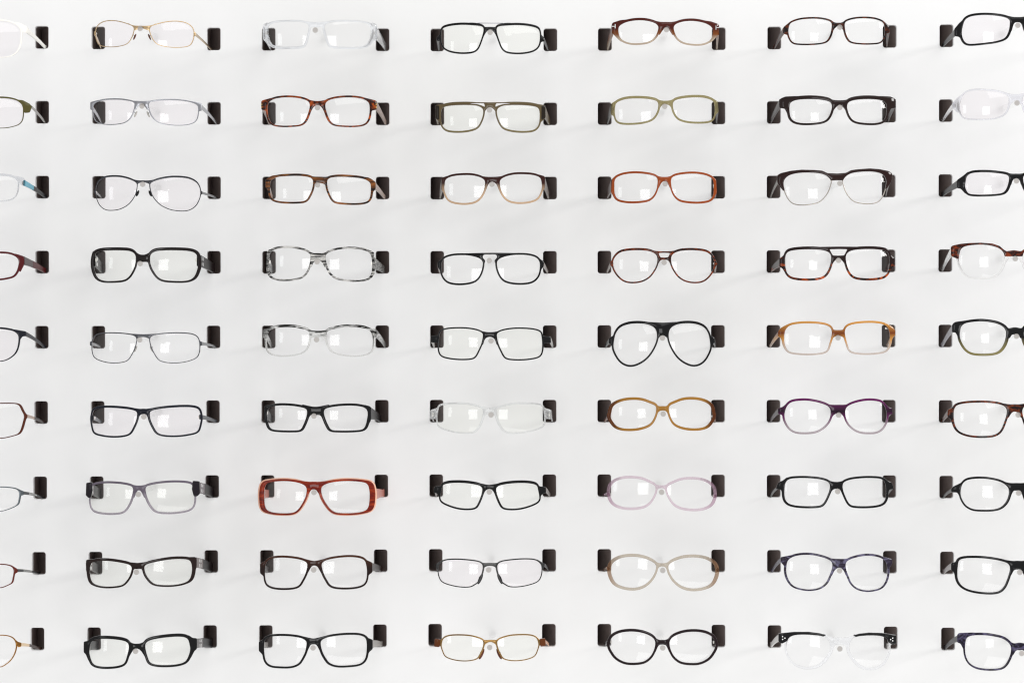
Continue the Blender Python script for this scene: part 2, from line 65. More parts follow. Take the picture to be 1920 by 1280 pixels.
dict(rc=(5,0),short='navy metal glasses',long='dark navy metal glasses cut off by the left edge',o=(-722.61,-91.47),k=1.0,phi=0,mat=('solid','#14161f'),H=[(-35.91,17.9),(-43.79,16.92),(-50.35,15.28),(-54.61,12.32),(-56.25,8.39),(-55.93,1.17),(-54.61,-5.4),(-51.66,-11.3),(-46.41,-15.9),(-41.16,-18.52),(-35.91,-19.51),(-22.78,-19.83),(-13.6,-17.21),(-7.69,-9.33),(-6.38,1.17),(-7.69,10.35),(-12.94,15.6),(-24.1,17.9)],w=[1.84,0.79,0.79,1.44],bt=[(-16.22,18.89),(-6.38,15.6)],yt=14.29,yb=8.65,bb=[(-3.75,6.42),(-6.38,1.17)],end=[(-51.0,17.57),(-61.5,15.6),(-64.79,14.95),(-64.13,9.04),(-60.85,9.04),(-57.89,5.1),(-55.93,9.04)],tint='p'),
dict(rc=(5,1),short='gunmetal rectangular glasses',long='gunmetal rectangular metal glasses with flat bridge plate',o=(-517.79,-94.86),k=1.0609,phi=0.0,mat=('metal','#5a5b5f'),H=[(-60.76,7.71),(-58.13,12.43),(-52.36,15.06),(-40.81,16.11),(-26.11,15.79),(-13.51,14.22),(-8.26,11.38),(-8.05,6.66),(-10.36,-1.74),(-14.56,-10.14),(-18.76,-15.39),(-26.11,-17.7),(-36.61,-18.33),(-48.16,-16.65),(-57.61,-12.77),(-60.76,-6.99),(-61.49,0.36)],w=[0.95,0.74,0.63,0.74],bt=[(-21.91,16.32),(-9.31,15.58)],yt=15.27,yb=11.91,bb=[(-6.68,9.81),(-7.73,4.56)],end=[(-60.97,7.18),(-64.43,6.13),(-64.43,1.41),(-60.97,1.41)],rod=(-521.01,-86.1),pad=(-9.1,-2.27,'#a8a49e'),tint='n'),
dict(rc=(5,2),short='clear zebra-topped glasses',long='clear glasses with black zebra stripes along the top only',o=(-311.16,-86.38),k=1.0408,phi=0.0,mat=('zebra','#141310','#ececea',1),H=[(-60.01,7.63),(-57.39,11.31),(-50.04,13.93),(-39.54,14.98),(-29.04,14.77),(-18.54,12.88),(-11.19,10.26),(-9.93,6.58),(-10.66,-0.77),(-13.29,-9.17),(-18.54,-14.42),(-29.04,-17.36),(-41.64,-18.41),(-52.14,-17.36),(-59.49,-13.37),(-61.38,-3.92),(-61.06,2.38)],w=[2.73,1.89,1.26,1.89],bt=[(-18.54,14.98),(-10.14,11.83)],yt=10.78,yb=2.91,bb=[(-8.04,2.38),(-10.66,-2.87)],end=[(-54.24,13.93),(-64.74,12.88),(-65.79,2.38),(-61.06,-1.82)],rod=(-312.38,-85.89),tint='n'),
dict(rc=(5,3),short='slim black glasses',long='slim black glasses with stubby rectangular end pieces',o=(-108.12,-89.85),k=1.018,phi=0.006,mat=('solid','#060608'),H=[(-59.67,9.0),(-58.31,13.2),(-51.48,15.82),(-39.93,16.87),(-27.33,16.66),(-15.78,14.77),(-8.96,11.62),(-8.22,7.95),(-10.01,-0.45),(-13.68,-8.85),(-17.88,-16.2),(-23.13,-18.3),(-34.68,-18.83),(-47.28,-17.78),(-56.73,-15.15),(-59.88,-9.9),(-60.62,-0.45)],w=[1.36,1.57,1.36,1.47],bt=[(-17.88,16.35),(-8.43,13.72)],yt=12.67,yb=7.11,bb=[(-5.28,4.8),(-7.91,-2.55)],end=[(-59.67,11.62),(-62.19,8.47),(-70.59,7.95),(-70.91,0.07),(-61.46,0.07)],rod=(-106.57,-87.36),tcol=('solid','#9a9894'),tint='y'),
dict(rc=(5,4),short='black aviator glasses',long='large black aviator glasses with tall teardrop lenses',o=(96.35,-89.92),k=0.9669,phi=-0.0033,mat=('solid','#060608'),H=[(-57.5,2.77),(-55.4,11.17),(-50.15,18.0),(-40.7,21.88),(-29.15,22.93),(-17.6,21.67),(-10.25,18.0),(-7.31,12.22),(-7.63,3.82),(-11.3,-5.63),(-17.6,-15.08),(-24.95,-21.38),(-34.4,-25.58),(-42.8,-25.37),(-50.15,-20.85),(-55.4,-12.98),(-58.03,-5.63)],w=[2.62,1.68,1.89,1.89],bt=[(-29.15,25.03),(-12.35,24.61)],yt=23.98,yb=8.55,bb=[(-5.0,5.92),(-8.15,-0.38)],end=[(-55.93,10.12),(-63.8,5.4),(-62.23,-1.43),(-58.55,-6.68)],rod=(95.76,-84.0),tint='n'),
dict(rc=(5,5),short='amber fading glasses',long='amber brown glasses fading to clear below',o=(303.66,-84.04),k=0.9735,phi=-0.0075,mat=('grad3','#c48a40','#6a2e0a','#dfd0c6'),H=[(-63.0,4.24),(-61.11,10.54),(-55.86,14.74),(-44.31,16.84),(-30.66,17.05),(-18.06,15.79),(-10.71,13.16),(-7.87,8.44),(-8.29,2.14),(-10.71,-6.26),(-13.33,-13.61),(-18.06,-16.76),(-30.66,-18.34),(-45.36,-18.13),(-56.91,-16.24),(-61.63,-10.46),(-63.42,-3.11)],w=[2.1,1.89,1.68,2.31],bt=[(-14.91,17.36),(-7.56,10.54)],yt=9.49,yb=2.35,bb=[(-6.51,0.04),(-9.13,-6.26)],end=[(-60.06,15.79),(-67.41,11.59),(-70.56,7.39),(-70.03,1.09),(-67.41,0.04),(-64.26,-9.41),(-63.21,4.24)],rod=(302.92,-83.69),tint='n'),
dict(rc=(5,6),short='black-to-olive glasses',long='black glasses fading to olive at the right edge',o=(512.24,-82.5),k=1.0,phi=0.0,mat=('grad','#08080a','#8a8050',0.66,0.3),H=[(-63.49,5.99),(-62.18,11.89),(-57.59,15.5),(-49.71,17.14),(-39.87,17.93),(-30.02,17.14),(-20.84,15.17),(-13.62,11.24),(-10.66,5.99),(-10.99,-0.58),(-12.96,-7.8),(-16.9,-14.36),(-22.15,-18.3),(-31.34,-19.94),(-43.15,-19.94),(-51.68,-18.3),(-57.59,-13.7),(-62.18,-5.83),(-63.82,0.74)],w=[2.62,3.28,2.3,2.3],bt=[(-16.9,16.49),(-9.02,10.25)],yt=11.24,yb=2.31,bb=[(-3.77,2.05),(-6.4,-2.55)],end=[(-56.27,19.11),(-69.4,17.14),(-72.68,13.86),(-72.68,4.67),(-68.74,4.67),(-64.8,-2.55)],rod=(513.38,-81.9),tcol=('solid','#8e8c92'),tint='n'),
dict(rc=(6,0),short='brown metal glasses',long='brown metal glasses with angular lenses at the left edge',o=(-722.61,-180.56),k=1.0,phi=0,mat=('solid','#4a1e0c'),H=[(-35.91,18.79),(-45.75,18.79),(-53.63,18.13),(-56.91,16.16),(-59.54,10.59),(-62.49,4.02),(-61.18,-3.19),(-58.88,-11.73),(-56.25,-16.32),(-51.66,-18.29),(-42.47,-20.59),(-35.91,-21.24),(-22.78,-20.26),(-12.94,-16.98),(-7.69,-8.44),(-5.72,2.06),(-8.35,12.56),(-12.94,17.15),(-24.1,18.79)],w=[0.85,0.79,0.72,2.36],bt=[(-16.22,18.46),(-6.38,15.18)],yt=13.87,yb=8.88,bb=[(-3.75,6.65),(-5.72,2.06)],end=[(-62.16,9.27),(-65.44,5.99),(-66.23,4.68),(-66.1,1.4),(-63.47,-0.57)],tcol=('metal','#a98872'),tip='#24120c',tint='n'),
dict(rc=(6,1),short='navy black glasses',long='blue black rectangular glasses with silver arm bands',o=(-517.53,-181.82),k=1.0687,phi=-0.0088,mat=('solid','#0a0f1c'),H=[(-61.54,7.52),(-59.44,12.25),(-52.62,14.56),(-41.07,15.19),(-26.37,14.56),(-13.77,12.98),(-7.78,10.67),(-7.26,6.47),(-8.52,0.17),(-12.19,-8.23),(-16.39,-14.53),(-24.27,-17.15),(-36.87,-17.89),(-49.47,-16.63),(-58.39,-14.0),(-61.02,-7.18),(-62.28,1.22)],w=[2.31,2.1,1.68,1.68],bt=[(-17.97,16.45),(-5.37,14.35)],yt=14.35,yb=7.84,bb=[(-3.79,6.47),(-6.42,0.17)],rod=(-516.28,-176.72),tcol=('solid','#4f5257'),hg=(-62.91,2.8,5.77),tint='p'),
dict(rc=(6,2),short='angular black glasses',long='angular black glasses with thick sharp-cornered rims',o=(-314.21,-178.15),k=1.0543,phi=0.003,mat=('solid','#060608'),H=[(-58.01,5.95),(-55.39,11.2),(-48.04,13.61),(-37.54,14.35),(-24.94,13.61),(-14.44,11.72),(-10.24,9.62),(-9.71,4.9),(-11.81,-2.45),(-14.96,-9.8),(-18.11,-14.21),(-25.99,-15.05),(-40.69,-15.05),(-51.19,-14.0),(-54.86,-10.85),(-56.96,-3.5)],w=[2.31,2.94,1.89,2.94],bt=[(-15.49,15.92),(-4.99,13.51)],yt=13.09,yb=2.8,bb=[(-5.51,2.8),(-10.24,-5.6)],end=[(-54.34,15.4),(-61.16,13.3),(-61.69,-3.5),(-57.49,-10.85)],rod=(-315.53,-175.87),tint='n'),
dict(rc=(6,3),short='clear glasses',long='clear colourless plastic glasses with slim rims',o=(-108.29,-177.67),k=1.035,phi=0.0,mat=('clear','#e6e8e8'),H=[(-60.97,7.57),(-59.71,12.3),(-52.36,14.4),(-39.76,15.24),(-27.16,14.92),(-15.61,12.82),(-8.78,10.2),(-8.05,5.47),(-10.36,-3.98),(-14.56,-12.38),(-19.81,-17.1),(-30.31,-17.84),(-42.91,-16.58),(-54.46,-13.43),(-60.76,-9.75),(-62.02,-1.88)],w=[1.89,2.31,1.16,1.47],bt=[(-15.61,14.92),(-7.21,12.61)],yt=11.25,yb=4.42,bb=[(-5.63,2.32),(-8.78,-3.98)],end=[(-60.76,11.25),(-70.21,8.1),(-71.26,-2.93),(-61.81,-1.88)],rod=(-106.57,-174.51),tint='y'),
dict(rc=(6,4),short='amber oval glasses',long='honey amber plastic glasses with oval lenses',o=(96.04,-173.42),k=0.9668,phi=-0.0062,mat=('sides','#b07f38','#5f3010',0.3),H=[(-60.34,1.22),(-58.77,7.52),(-54.04,11.72),(-45.64,14.87),(-35.14,16.13),(-24.64,15.4),(-15.19,12.25),(-8.37,9.1),(-7.63,4.37),(-9.42,-2.98),(-13.62,-10.33),(-20.44,-14.53),(-30.94,-17.15),(-43.54,-17.68),(-52.99,-15.58),(-58.24,-10.33),(-61.39,-4.03)],w=[2.73,1.89,2.52,3.78],bt=[(-16.24,14.35),(-5.74,9.41)],yt=9.1,yb=3.85,bb=[(-4.69,2.27),(-7.84,-4.03)],rod=(96.6,-173.46),tcol=('solid','#5c2a0a'),hg=(-64.54,-4.55,4.2),tint='n'),
dict(rc=(6,5),short='purple fading glasses',long='purple glasses fading to grey below',o=(303.34,-175.96),k=0.9314,phi=0.0,mat=('grad3','#5c1550','#1a0618','#bdb0b6'),H=[(-62.05,4.81),(-59.74,11.11),(-54.49,15.83),(-45.04,17.62),(-34.54,17.62),(-21.94,15.31),(-12.49,11.63),(-9.13,6.91),(-9.34,-0.44),(-12.49,-7.79),(-18.79,-14.09),(-27.19,-18.29),(-38.74,-19.55),(-49.24,-18.82),(-56.59,-14.62),(-61.32,-6.74),(-62.68,-0.44)],w=[2.31,1.89,1.89,2.1],bt=[(-26.14,17.93),(-11.44,13.73)],yt=13.21,yb=3.02,bb=[(-5.67,0.61),(-8.82,-5.69)],end=[(-59.74,14.78),(-64.99,10.06),(-69.72,8.48),(-70.24,1.66),(-65.52,0.61),(-62.37,-6.74)],rod=(303.66,-174.72),tcol=('solid','#26131f'),tint='n'),
dict(rc=(6,6),short='tortoiseshell glasses',long='brown tortoiseshell glasses cut off by the right edge',o=(511.92,-178.66),k=0.9764,phi=0.0,mat=('tort','#120505','#6e2e0e'),H=[(-70.39,6.07),(-69.08,11.97),(-65.14,15.26),(-55.96,17.22),(-42.83,18.08),(-29.71,17.88),(-17.89,16.24),(-11.33,13.29),(-9.23,8.69),(-10.02,2.79),(-12.64,-5.09),(-15.27,-11.65),(-19.21,-16.9),(-26.42,-20.18),(-39.55,-21.17),(-52.67,-20.18),(-62.52,-16.9),(-67.77,-11.65),(-70.07,-3.78)],w=[2.1,1.97,1.97,2.3],bt=[(-23.14,18.87),(-6.74,16.57)],yt=16.57,yb=7.64,bb=[(-3.46,6.4),(-7.39,0.16)],end=[(-65.14,17.88),(-70.39,12.63),(-77.61,8.69),(-77.61,0.82),(-74.33,-1.81),(-72.36,-7.71)],rod=(515.35,-174.56),tint='n'),
dict(rc=(7,0),short='grey metal glasses',long='blue grey metal glasses with striped dark arm at the left edge',o=(-722.61,-273.63),k=1.0,phi=0,mat=('metal','#666c70'),H=[(-35.91,12.96),(-44.44,12.44),(-52.32,11.0),(-55.93,8.7),(-57.04,5.09),(-56.25,-1.47),(-54.94,-6.72),(-51.66,-9.35),(-45.75,-11.97),(-39.85,-13.94),(-35.91,-14.6),(-22.78,-15.25),(-13.6,-12.63),(-7.69,-4.75),(-6.38,4.43),(-8.35,10.34),(-14.25,12.64),(-26.07,13.1)],w=[0.98,0.79,0.59,1.84],bt=[(-16.22,13.62),(-6.38,11.65)],yt=11.0,yb=7.06,bb=[(-3.75,5.75),(-6.38,1.15)],end=[(-55.6,11.0),(-62.16,8.04),(-62.49,3.78),(-58.88,2.46)],tcol=('solid','#1a1b1d'),stripes=1,tint='n'),
dict(rc=(7,1),short='smoky grey glasses',long='translucent smoky grey glasses with black end pieces',o=(-522.45,-272.04),k=1.0918,phi=-0.0122,mat=('grad','#5c5460','#b0a8b2',0.5,0.8),H=[(-57.15,8.49),(-55.58,13.21),(-48.75,15.31),(-36.15,16.36),(-21.45,15.63),(-10.95,13.74),(-7.28,11.43),(-7.28,6.39),(-9.9,-3.06),(-14.1,-11.46),(-19.35,-16.71),(-28.8,-18.5),(-40.35,-18.5),(-51.9,-16.71),(-57.15,-12.51),(-58.73,-3.06)],w=[2.1,2.1,1.89,1.47],bt=[(-17.25,16.68),(-4.65,14.26)],yt=13.95,yb=8.49,bb=[(-2.55,6.39),(-5.7,-0.96)],rod=(-522.69,-268.28),tcol=('solid','#6a6266'),tip='#120c0e',studs=1,hg=(-62.93,9.01,13.65),endc=([(-56.94,17.41),(-63.98,16.36),(-64.5,1.66),(-61.35,-1.49),(-57.99,-0.96),(-56.1,7.44)],'#140e16'),tint='y'),
dict(rc=(7,2),short='red-brown thick glasses',long='thick red brown glasses with pale pink inner layers',o=(-316.37,-270.8),k=1.1047,phi=0.0,mat=('streak','#600f04','#8a2b0c'),H=[(-59.01,6.2),(-56.91,13.55),(-51.13,16.18),(-38.53,17.54),(-25.93,17.23),(-15.43,15.13),(-9.13,11.45),(-8.08,6.2),(-9.66,-1.15),(-13.33,-8.5),(-18.58,-15.85),(-24.88,-19.52),(-38.53,-20.36),(-51.13,-19.0),(-57.43,-14.8),(-59.22,-4.3)],w=[2.1,1.89,1.68,5.25],bt=[(-21.73,19.33),(-7.03,17.23)],yt=17.23,yb=7.78,bb=[(-2.83,7.25),(-8.08,-1.15)],rod=(-315.53,-265.86),tcol=('solid','#b8766a'),layer='#e6b49a',hg=(-64.78,0.95,19.95),tint='n'),
dict(rc=(7,3),short='shallow black glasses',long='satin black glasses with shallow lenses and square end pieces',o=(-108.86,-269.32),k=1.019,phi=0.0031,mat=('solid','#060608'),H=[(-56.52,5.77),(-54.94,11.02),(-47.59,13.43),(-36.04,14.17),(-23.44,13.43),(-12.94,11.54),(-8.53,8.92),(-8.22,4.72),(-10.32,-2.63),(-13.47,-9.98),(-17.14,-14.71),(-26.59,-15.97),(-37.09,-15.02),(-47.59,-12.08),(-55.47,-8.41),(-57.88,-4.73),(-57.57,0.52)],w=[2.73,2.1,1.68,1.47],bt=[(-19.24,15.74),(-6.64,13.12)],yt=12.07,yb=7.03,bb=[(-4.54,4.72),(-7.69,-2.63)],end=[(-54.94,12.59),(-58.62,9.97),(-65.44,9.13),(-65.97,2.09),(-62.29,1.04),(-57.57,-3.68)],rod=(-108.67,-265.33),tcol=('solid','#77706c'),tint='y'),
dict(rc=(7,4),short='pink clear glasses',long='pale pink see-through glasses with oval lenses',o=(94.4,-265.87),k=1.0294,phi=0.0185,mat=('sides','#e6d5df','#b08aa0',0.92),H=[(-60.28,1.27),(-58.18,8.1),(-52.4,12.82),(-44.0,15.45),(-33.5,15.97),(-23.0,14.71),(-14.6,11.25),(-7.78,7.57),(-6.73,2.32),(-9.35,-5.03),(-14.6,-12.38),(-21.95,-16.58),(-33.5,-18.36),(-46.1,-17.63),(-55.55,-13.43),(-59.75,-6.08)],w=[2.52,1.68,2.52,3.36],bt=[(-14.6,12.82),(-5.15,8.62)],yt=8.1,yb=4.63,bb=[(-4.1,3.37),(-7.78,-3.98)],rod=(94.71,-265.65),hg=(-63.95,-3.45,4.2),tint='n'),
dict(rc=(7,5),short='rectangular black glasses',long='glossy black rectangular glasses with flared corners',o=(301.15,-265.21),k=0.9841,phi=0.0,mat=('solid','#060608'),H=[(-60.49,2.71),(-59.12,10.06),(-54.4,14.26),(-43.9,15.52),(-31.3,15.52),(-18.7,14.26),(-10.3,11.64),(-7.67,7.96),(-8.2,1.66),(-11.35,-6.74),(-15.55,-14.09),(-20.8,-16.71),(-34.45,-17.45),(-48.1,-16.71),(-56.5,-14.09),(-60.17,-7.79)],w=[2.1,2.1,2.1,2.62],bt=[(-17.65,15.31),(-5.05,11.95)],yt=11.43,yb=3.24,bb=[(-4.52,1.66),(-7.15,-3.59)],end=[(-57.55,16.36),(-62.8,12.16),(-67.52,10.06),(-70.15,4.29),(-69.1,1.66),(-64.9,1.66),(-61.22,-7.79)],rod=(302.4,-264.81),tint='n'),
dict(rc=(7,6),short='oval black glasses',long='black glasses with oval lenses cut off by the right edge',o=(514.37,-267.71),k=1.0,phi=0.0,mat=('solid','#060608'),H=[(-64.64,4.42),(-63.0,10.33),(-58.41,14.92),(-50.53,16.89),(-40.03,17.41),(-28.88,16.23),(-19.03,13.61),(-12.47,9.67),(-9.52,5.07),(-9.84,-2.14),(-13.13,-10.02),(-19.03,-15.93),(-26.91,-18.55),(-38.72,-19.21),(-50.53,-18.55),(-58.41,-14.61),(-63.0,-8.05),(-64.97,-1.49)],w=[2.1,2.62,1.84,1.64],bt=[(-22.31,16.89),(-9.84,12.95)],yt=12.62,yb=3.37,bb=[(-3.94,3.11),(-7.22,-3.46)],end=[(-61.69,13.61),(-68.91,9.67),(-72.84,7.7),(-75.47,5.07),(-74.81,0.48),(-68.91,0.48),(-64.97,-6.08)],rod=(516.01,-266.7),tint='n'),
dict(rc=(8,0),short='copper metal glasses',long='copper brown metal glasses with white striped arm at the left edge',o=(-722.61,-364.05),k=1.0,phi=0,mat=('solid','#571a0c'),H=[(-35.91,12.23),(-42.47,11.57),(-47.72,9.93),(-50.35,7.31),(-50.87,3.37),(-49.69,-3.19),(-48.38,-9.1),(-43.79,-11.72),(-39.19,-13.69),(-35.91,-14.35),(-22.78,-15.0),(-12.94,-12.38),(-7.03,-4.5),(-5.72,4.68),(-7.69,9.93),(-14.25,12.23),(-26.07,12.69)],w=[0.85,0.79,0.66,1.57],bt=[(-16.22,12.89),(-6.38,11.25)],yt=10.59,yb=5.6,bb=[(-3.75,4.68),(-5.72,0.75)],end=[(-48.38,11.25),(-54.94,6.78),(-55.6,2.58),(-51.0,0.75)],tcol=('solid','#111113'),stripes=1,tint='n'),
dict(rc=(8,1),short='studded dark glasses',long='dark brown glasses with silver studded arm plates',o=(-523.99,-361.68),k=1.0833,phi=-0.0233,mat=('solid','#1b0d0a'),H=[(-57.71,5.73),(-55.61,11.5),(-49.31,13.6),(-37.76,14.34),(-25.16,13.29),(-12.56,10.98),(-7.52,8.35),(-7.31,4.68),(-8.88,-1.62),(-12.56,-7.92),(-17.81,-13.17),(-26.21,-15.27),(-37.76,-16.01),(-48.26,-14.75),(-55.08,-11.07),(-57.71,-2.67)],w=[2.73,2.1,1.68,3.36],bt=[(-15.71,13.6),(-3.11,12.55)],yt=12.24,yb=4.99,bb=[(-5.21,4.15),(-7.83,-3.72)],end=[(-55.61,15.7),(-61.91,15.18),(-62.96,10.98),(-62.43,1.53),(-59.81,-3.72),(-57.18,-4.77)],rod=(-525.0,-359.94),tcol=('solid','#6c6462'),tip='#0e0808',studs=1,tint='y'),
dict(rc=(8,2),short='dark brown glasses',long='dark brown glasses with flared end pieces',o=(-315.3,-360.26),k=1.0351,phi=-0.0076,mat=('grad','#3d1c0a','#1a0a07',0.2,0),H=[(-58.5,6.41),(-56.4,12.19),(-50.1,15.34),(-39.6,16.7),(-27.0,16.18),(-15.45,14.29),(-9.15,11.14),(-8.41,6.41),(-10.72,-1.99),(-14.4,-9.34),(-18.6,-15.64),(-25.95,-18.26),(-39.6,-19.1),(-51.15,-17.74),(-57.45,-13.54),(-59.34,-3.04)],w=[2.1,2.1,1.89,1.68],bt=[(-14.4,16.39),(-3.9,13.76)],yt=13.13,yb=7.78,bb=[(-3.37,6.41),(-7.57,-0.94)],end=[(-55.35,14.29),(-65.32,9.04),(-65.32,-2.51),(-61.65,-5.14),(-58.5,-9.34)],rod=(-315.84,-357.21),tint='n'),
dict(rc=(8,3),short='thin gunmetal glasses',long='thin gunmetal glasses with long dark nose pads',o=(-107.84,-360.97),k=0.99,phi=-0.0045,mat=('metal','#474747'),H=[(-61.21,5.02),(-59.63,9.22),(-53.86,13.42),(-42.31,14.79),(-28.66,14.47),(-15.01,12.9),(-9.76,10.27),(-8.71,6.07),(-10.28,-1.28),(-13.96,-9.68),(-19.21,-13.88),(-24.46,-16.29),(-34.96,-16.5),(-47.56,-14.4),(-57.01,-10.73),(-60.68,-3.38)],w=[1.16,1.68,0.84,0.95],bt=[(-16.06,13.42),(-7.66,11.53)],yt=11.53,yb=8.17,bb=[(-6.61,6.07),(-8.71,-0.23)],end=[(-55.96,14.47),(-63.83,9.75),(-64.88,5.02),(-62.26,2.4),(-60.37,6.07)],rod=(-109.41,-357.21),tcol=('solid','#15151a'),pad=(-11.65,-7.58,'#17171a'),tint='p'),
dict(rc=(8,4),short='beige oval glasses',long='see-through beige glasses with oval lenses and brown sides',o=(95.37,-359.07),k=1.0495,phi=0.0122,mat=('sides','#d0c6b8','#8a5a3a',0.8),H=[(-60.2,1.02),(-58.62,7.84),(-52.32,13.09),(-43.92,15.93),(-33.42,16.77),(-22.92,15.51),(-13.47,12.04),(-7.7,7.84),(-7.17,3.12),(-9.8,-4.23),(-15.05,-11.58),(-22.92,-17.36),(-33.42,-19.98),(-44.97,-18.93),(-54.42,-14.73),(-59.15,-6.33)],w=[2.94,1.89,2.73,3.99],bt=[(-14.52,14.14),(-5.07,9.94)],yt=9.42,yb=5.53,bb=[(-4.02,4.17),(-7.7,-4.23)],rod=(96.08,-357.84),hg=(-64.71,1.86,4.2),tint='n'),
dict(rc=(8,5),short='violet marbled glasses',long='violet grey marbled plastic glasses',o=(304.62,-359.06),k=0.9332,phi=0.0155,mat=('tort','#241c2b','#5e5a72'),H=[(-61.55,5.21),(-59.97,11.51),(-53.67,16.23),(-43.17,18.54),(-31.62,18.54),(-20.07,16.23),(-11.67,13.08),(-8.31,9.41),(-8.52,3.11),(-11.67,-5.29),(-15.87,-13.69),(-23.22,-19.47),(-33.72,-21.78),(-44.22,-21.04),(-53.67,-17.89),(-59.45,-10.54),(-61.76,-2.14)],w=[2.1,2.1,1.47,2.31],bt=[(-23.22,18.86),(-10.62,15.18)],yt=14.45,yb=3.95,bb=[(-4.85,1.53),(-8.52,-5.29)],end=[(-52.62,18.86),(-68.37,15.18),(-68.37,9.41),(-63.65,4.16),(-62.07,-4.24)],rod=(304.71,-358.26),tint='n'),
dict(rc=(8,6),short='black glasses',long='glossy black glasses with drooping lenses at the right edge',o=(515.3,-362.29),k=0.9967,phi=0.0,mat=('solid','#060608'),H=[(-68.86,9.49),(-67.54,14.74),(-62.62,17.03),(-52.78,18.02),(-39.65,17.89),(-26.53,16.38),(-16.03,14.08),(-10.78,11.46),(-8.94,6.86),(-10.12,0.3),(-12.75,-7.57),(-16.03,-14.79),(-21.28,-20.04),(-29.81,-22.01),(-42.93,-21.68),(-56.06,-19.39),(-64.59,-14.79),(-68.86,-7.57),(-69.51,1.61)],w=[2.3,2.3,2.1,2.62],bt=[(-23.25,18.02),(-6.84,15.39)],yt=15.53,yb=5.16,bb=[(-4.21,4.24),(-7.5,-1.67)],end=[(-62.62,19.99),(-67.87,17.36),(-71.15,12.77),(-76.73,11.46),(-76.73,2.93),(-73.78,0.96),(-71.81,-6.26)],rod=(517.32,-360.15),tcol=('solid','#8d8787'),tint='n'),
dict(rc=(9,0),short='golden brown glasses',long='golden brown wire glasses with tan arm at the left edge',o=(-722.61,-452.67),k=1.0,phi=0,mat=('metal','#8a6030'),H=[(-35.91,17.05),(-42.47,16.53),(-48.38,14.43),(-51.99,10.49),(-53.3,5.24),(-52.32,-1.32),(-49.69,-7.88),(-45.75,-13.13),(-39.85,-17.73),(-35.91,-19.37),(-22.78,-21.01),(-14.25,-17.73),(-8.35,-9.85),(-6.38,0.65),(-8.35,10.49),(-14.25,15.74),(-25.41,17.38)],w=[0.79,0.66,0.59,1.18],bt=[(-16.22,17.05),(-6.38,12.46)],yt=11.8,yb=7.87,bb=[(-3.75,5.24),(-6.38,0.65)],end=[(-49.04,15.09),(-55.6,9.18),(-59.54,7.87),(-59.21,3.27),(-55.6,2.62),(-53.1,8.52)],tcol=('solid','#d8bd9a'),tip='#2a120a',tint='n'),
dict(rc=(9,1),short='stud-armed black glasses',long='black rectangular glasses with silver studs on the arms',o=(-525.23,-454.84),k=1.0811,phi=-0.0272,mat=('solid','#060608'),H=[(-56.47,5.44),(-54.37,11.74),(-48.07,14.68),(-36.52,15.42),(-22.87,14.68),(-13.42,12.79),(-9.75,9.64),(-9.43,4.39),(-11.32,-4.01),(-14.47,-12.41),(-20.77,-15.56),(-31.27,-17.13),(-43.87,-17.13),(-52.27,-14.51),(-55.95,-7.16),(-57.31,-0.86)],w=[3.15,2.31,2.1,2.62],bt=[(-14.47,15.42),(-5.02,10.69)],yt=10.17,yb=4.39,bb=[(-4.5,1.77),(-9.22,-6.11)],end=[(-55.42,15.94),(-59.62,12.27),(-64.35,11.22),(-64.35,-1.38),(-61.72,-3.48),(-58.05,-11.36)],rod=(-526.05,-453.08),tcol=('solid','#5a5656'),tip='#08080a',studs=1,tint='y'),
dict(rc=(9,2),short='grey-armed black glasses',long='black glasses with flared end pieces and flat grey arms',o=(-316.36,-452.61),k=1.0495,phi=-0.0153,mat=('solid','#060608'),H=[(-59.02,7.41),(-56.92,12.66),(-50.09,15.6),(-38.54,16.65),(-25.94,16.33),(-15.44,14.76),(-9.14,11.61),(-8.09,7.41),(-10.19,-2.04),(-14.39,-10.44),(-18.59,-15.69),(-26.99,-18.84),(-39.59,-19.37),(-51.14,-18.32),(-56.92,-13.59),(-59.02,-4.14)],w=[2.1,2.31,1.89,2.1],bt=[(-13.34,16.86),(-2.84,14.44)],yt=14.13,yb=7.2,bb=[(-3.37,6.36),(-7.57,-2.04)],end=[(-55.34,15.81),(-59.54,12.13),(-65.84,8.98),(-65.84,-2.04),(-62.17,-5.19),(-59.02,-10.44)],rod=(-316.57,-449.08),tcol=('solid','#86827e'),tint='n'),
dict(rc=(9,3),short='gold metal glasses',long='slim gold metal glasses with amber end pieces and nose pads',o=(-107.41,-449.49),k=0.9746,phi=-0.0048,mat=('metal','#8f7044'),H=[(-57.44,5.34),(-55.34,10.07),(-49.04,12.9),(-38.54,13.95),(-24.89,13.53),(-14.39,11.12),(-9.14,8.49),(-8.4,4.29),(-10.19,-2.01),(-13.34,-8.31),(-16.49,-12.51),(-24.89,-14.82),(-35.39,-15.13),(-45.89,-13.56),(-53.24,-10.41),(-56.39,-4.11),(-57.96,1.14)],w=[1.26,1.57,0.84,1.05],bt=[(-16.49,11.64),(-9.14,9.33)],yt=9.33,yb=6.92,bb=[(-7.04,3.24),(-9.14,-2.01)],end=[(-55.86,11.12),(-60.38,7.44),(-60.38,1.14),(-57.96,0.09),(-56.6,5.34)],rod=(-108.15,-448.56),tcol=('solid','#c79a80'),hg=(-65.63,4.5,8.4),pad=(-10.5,-7.78,'#5c2408'),endc=([(-59.75,9.02),(-66.36,9.33),(-67.1,-0.12),(-60.38,-0.43)],'#5a2c0a'),tint='y'),
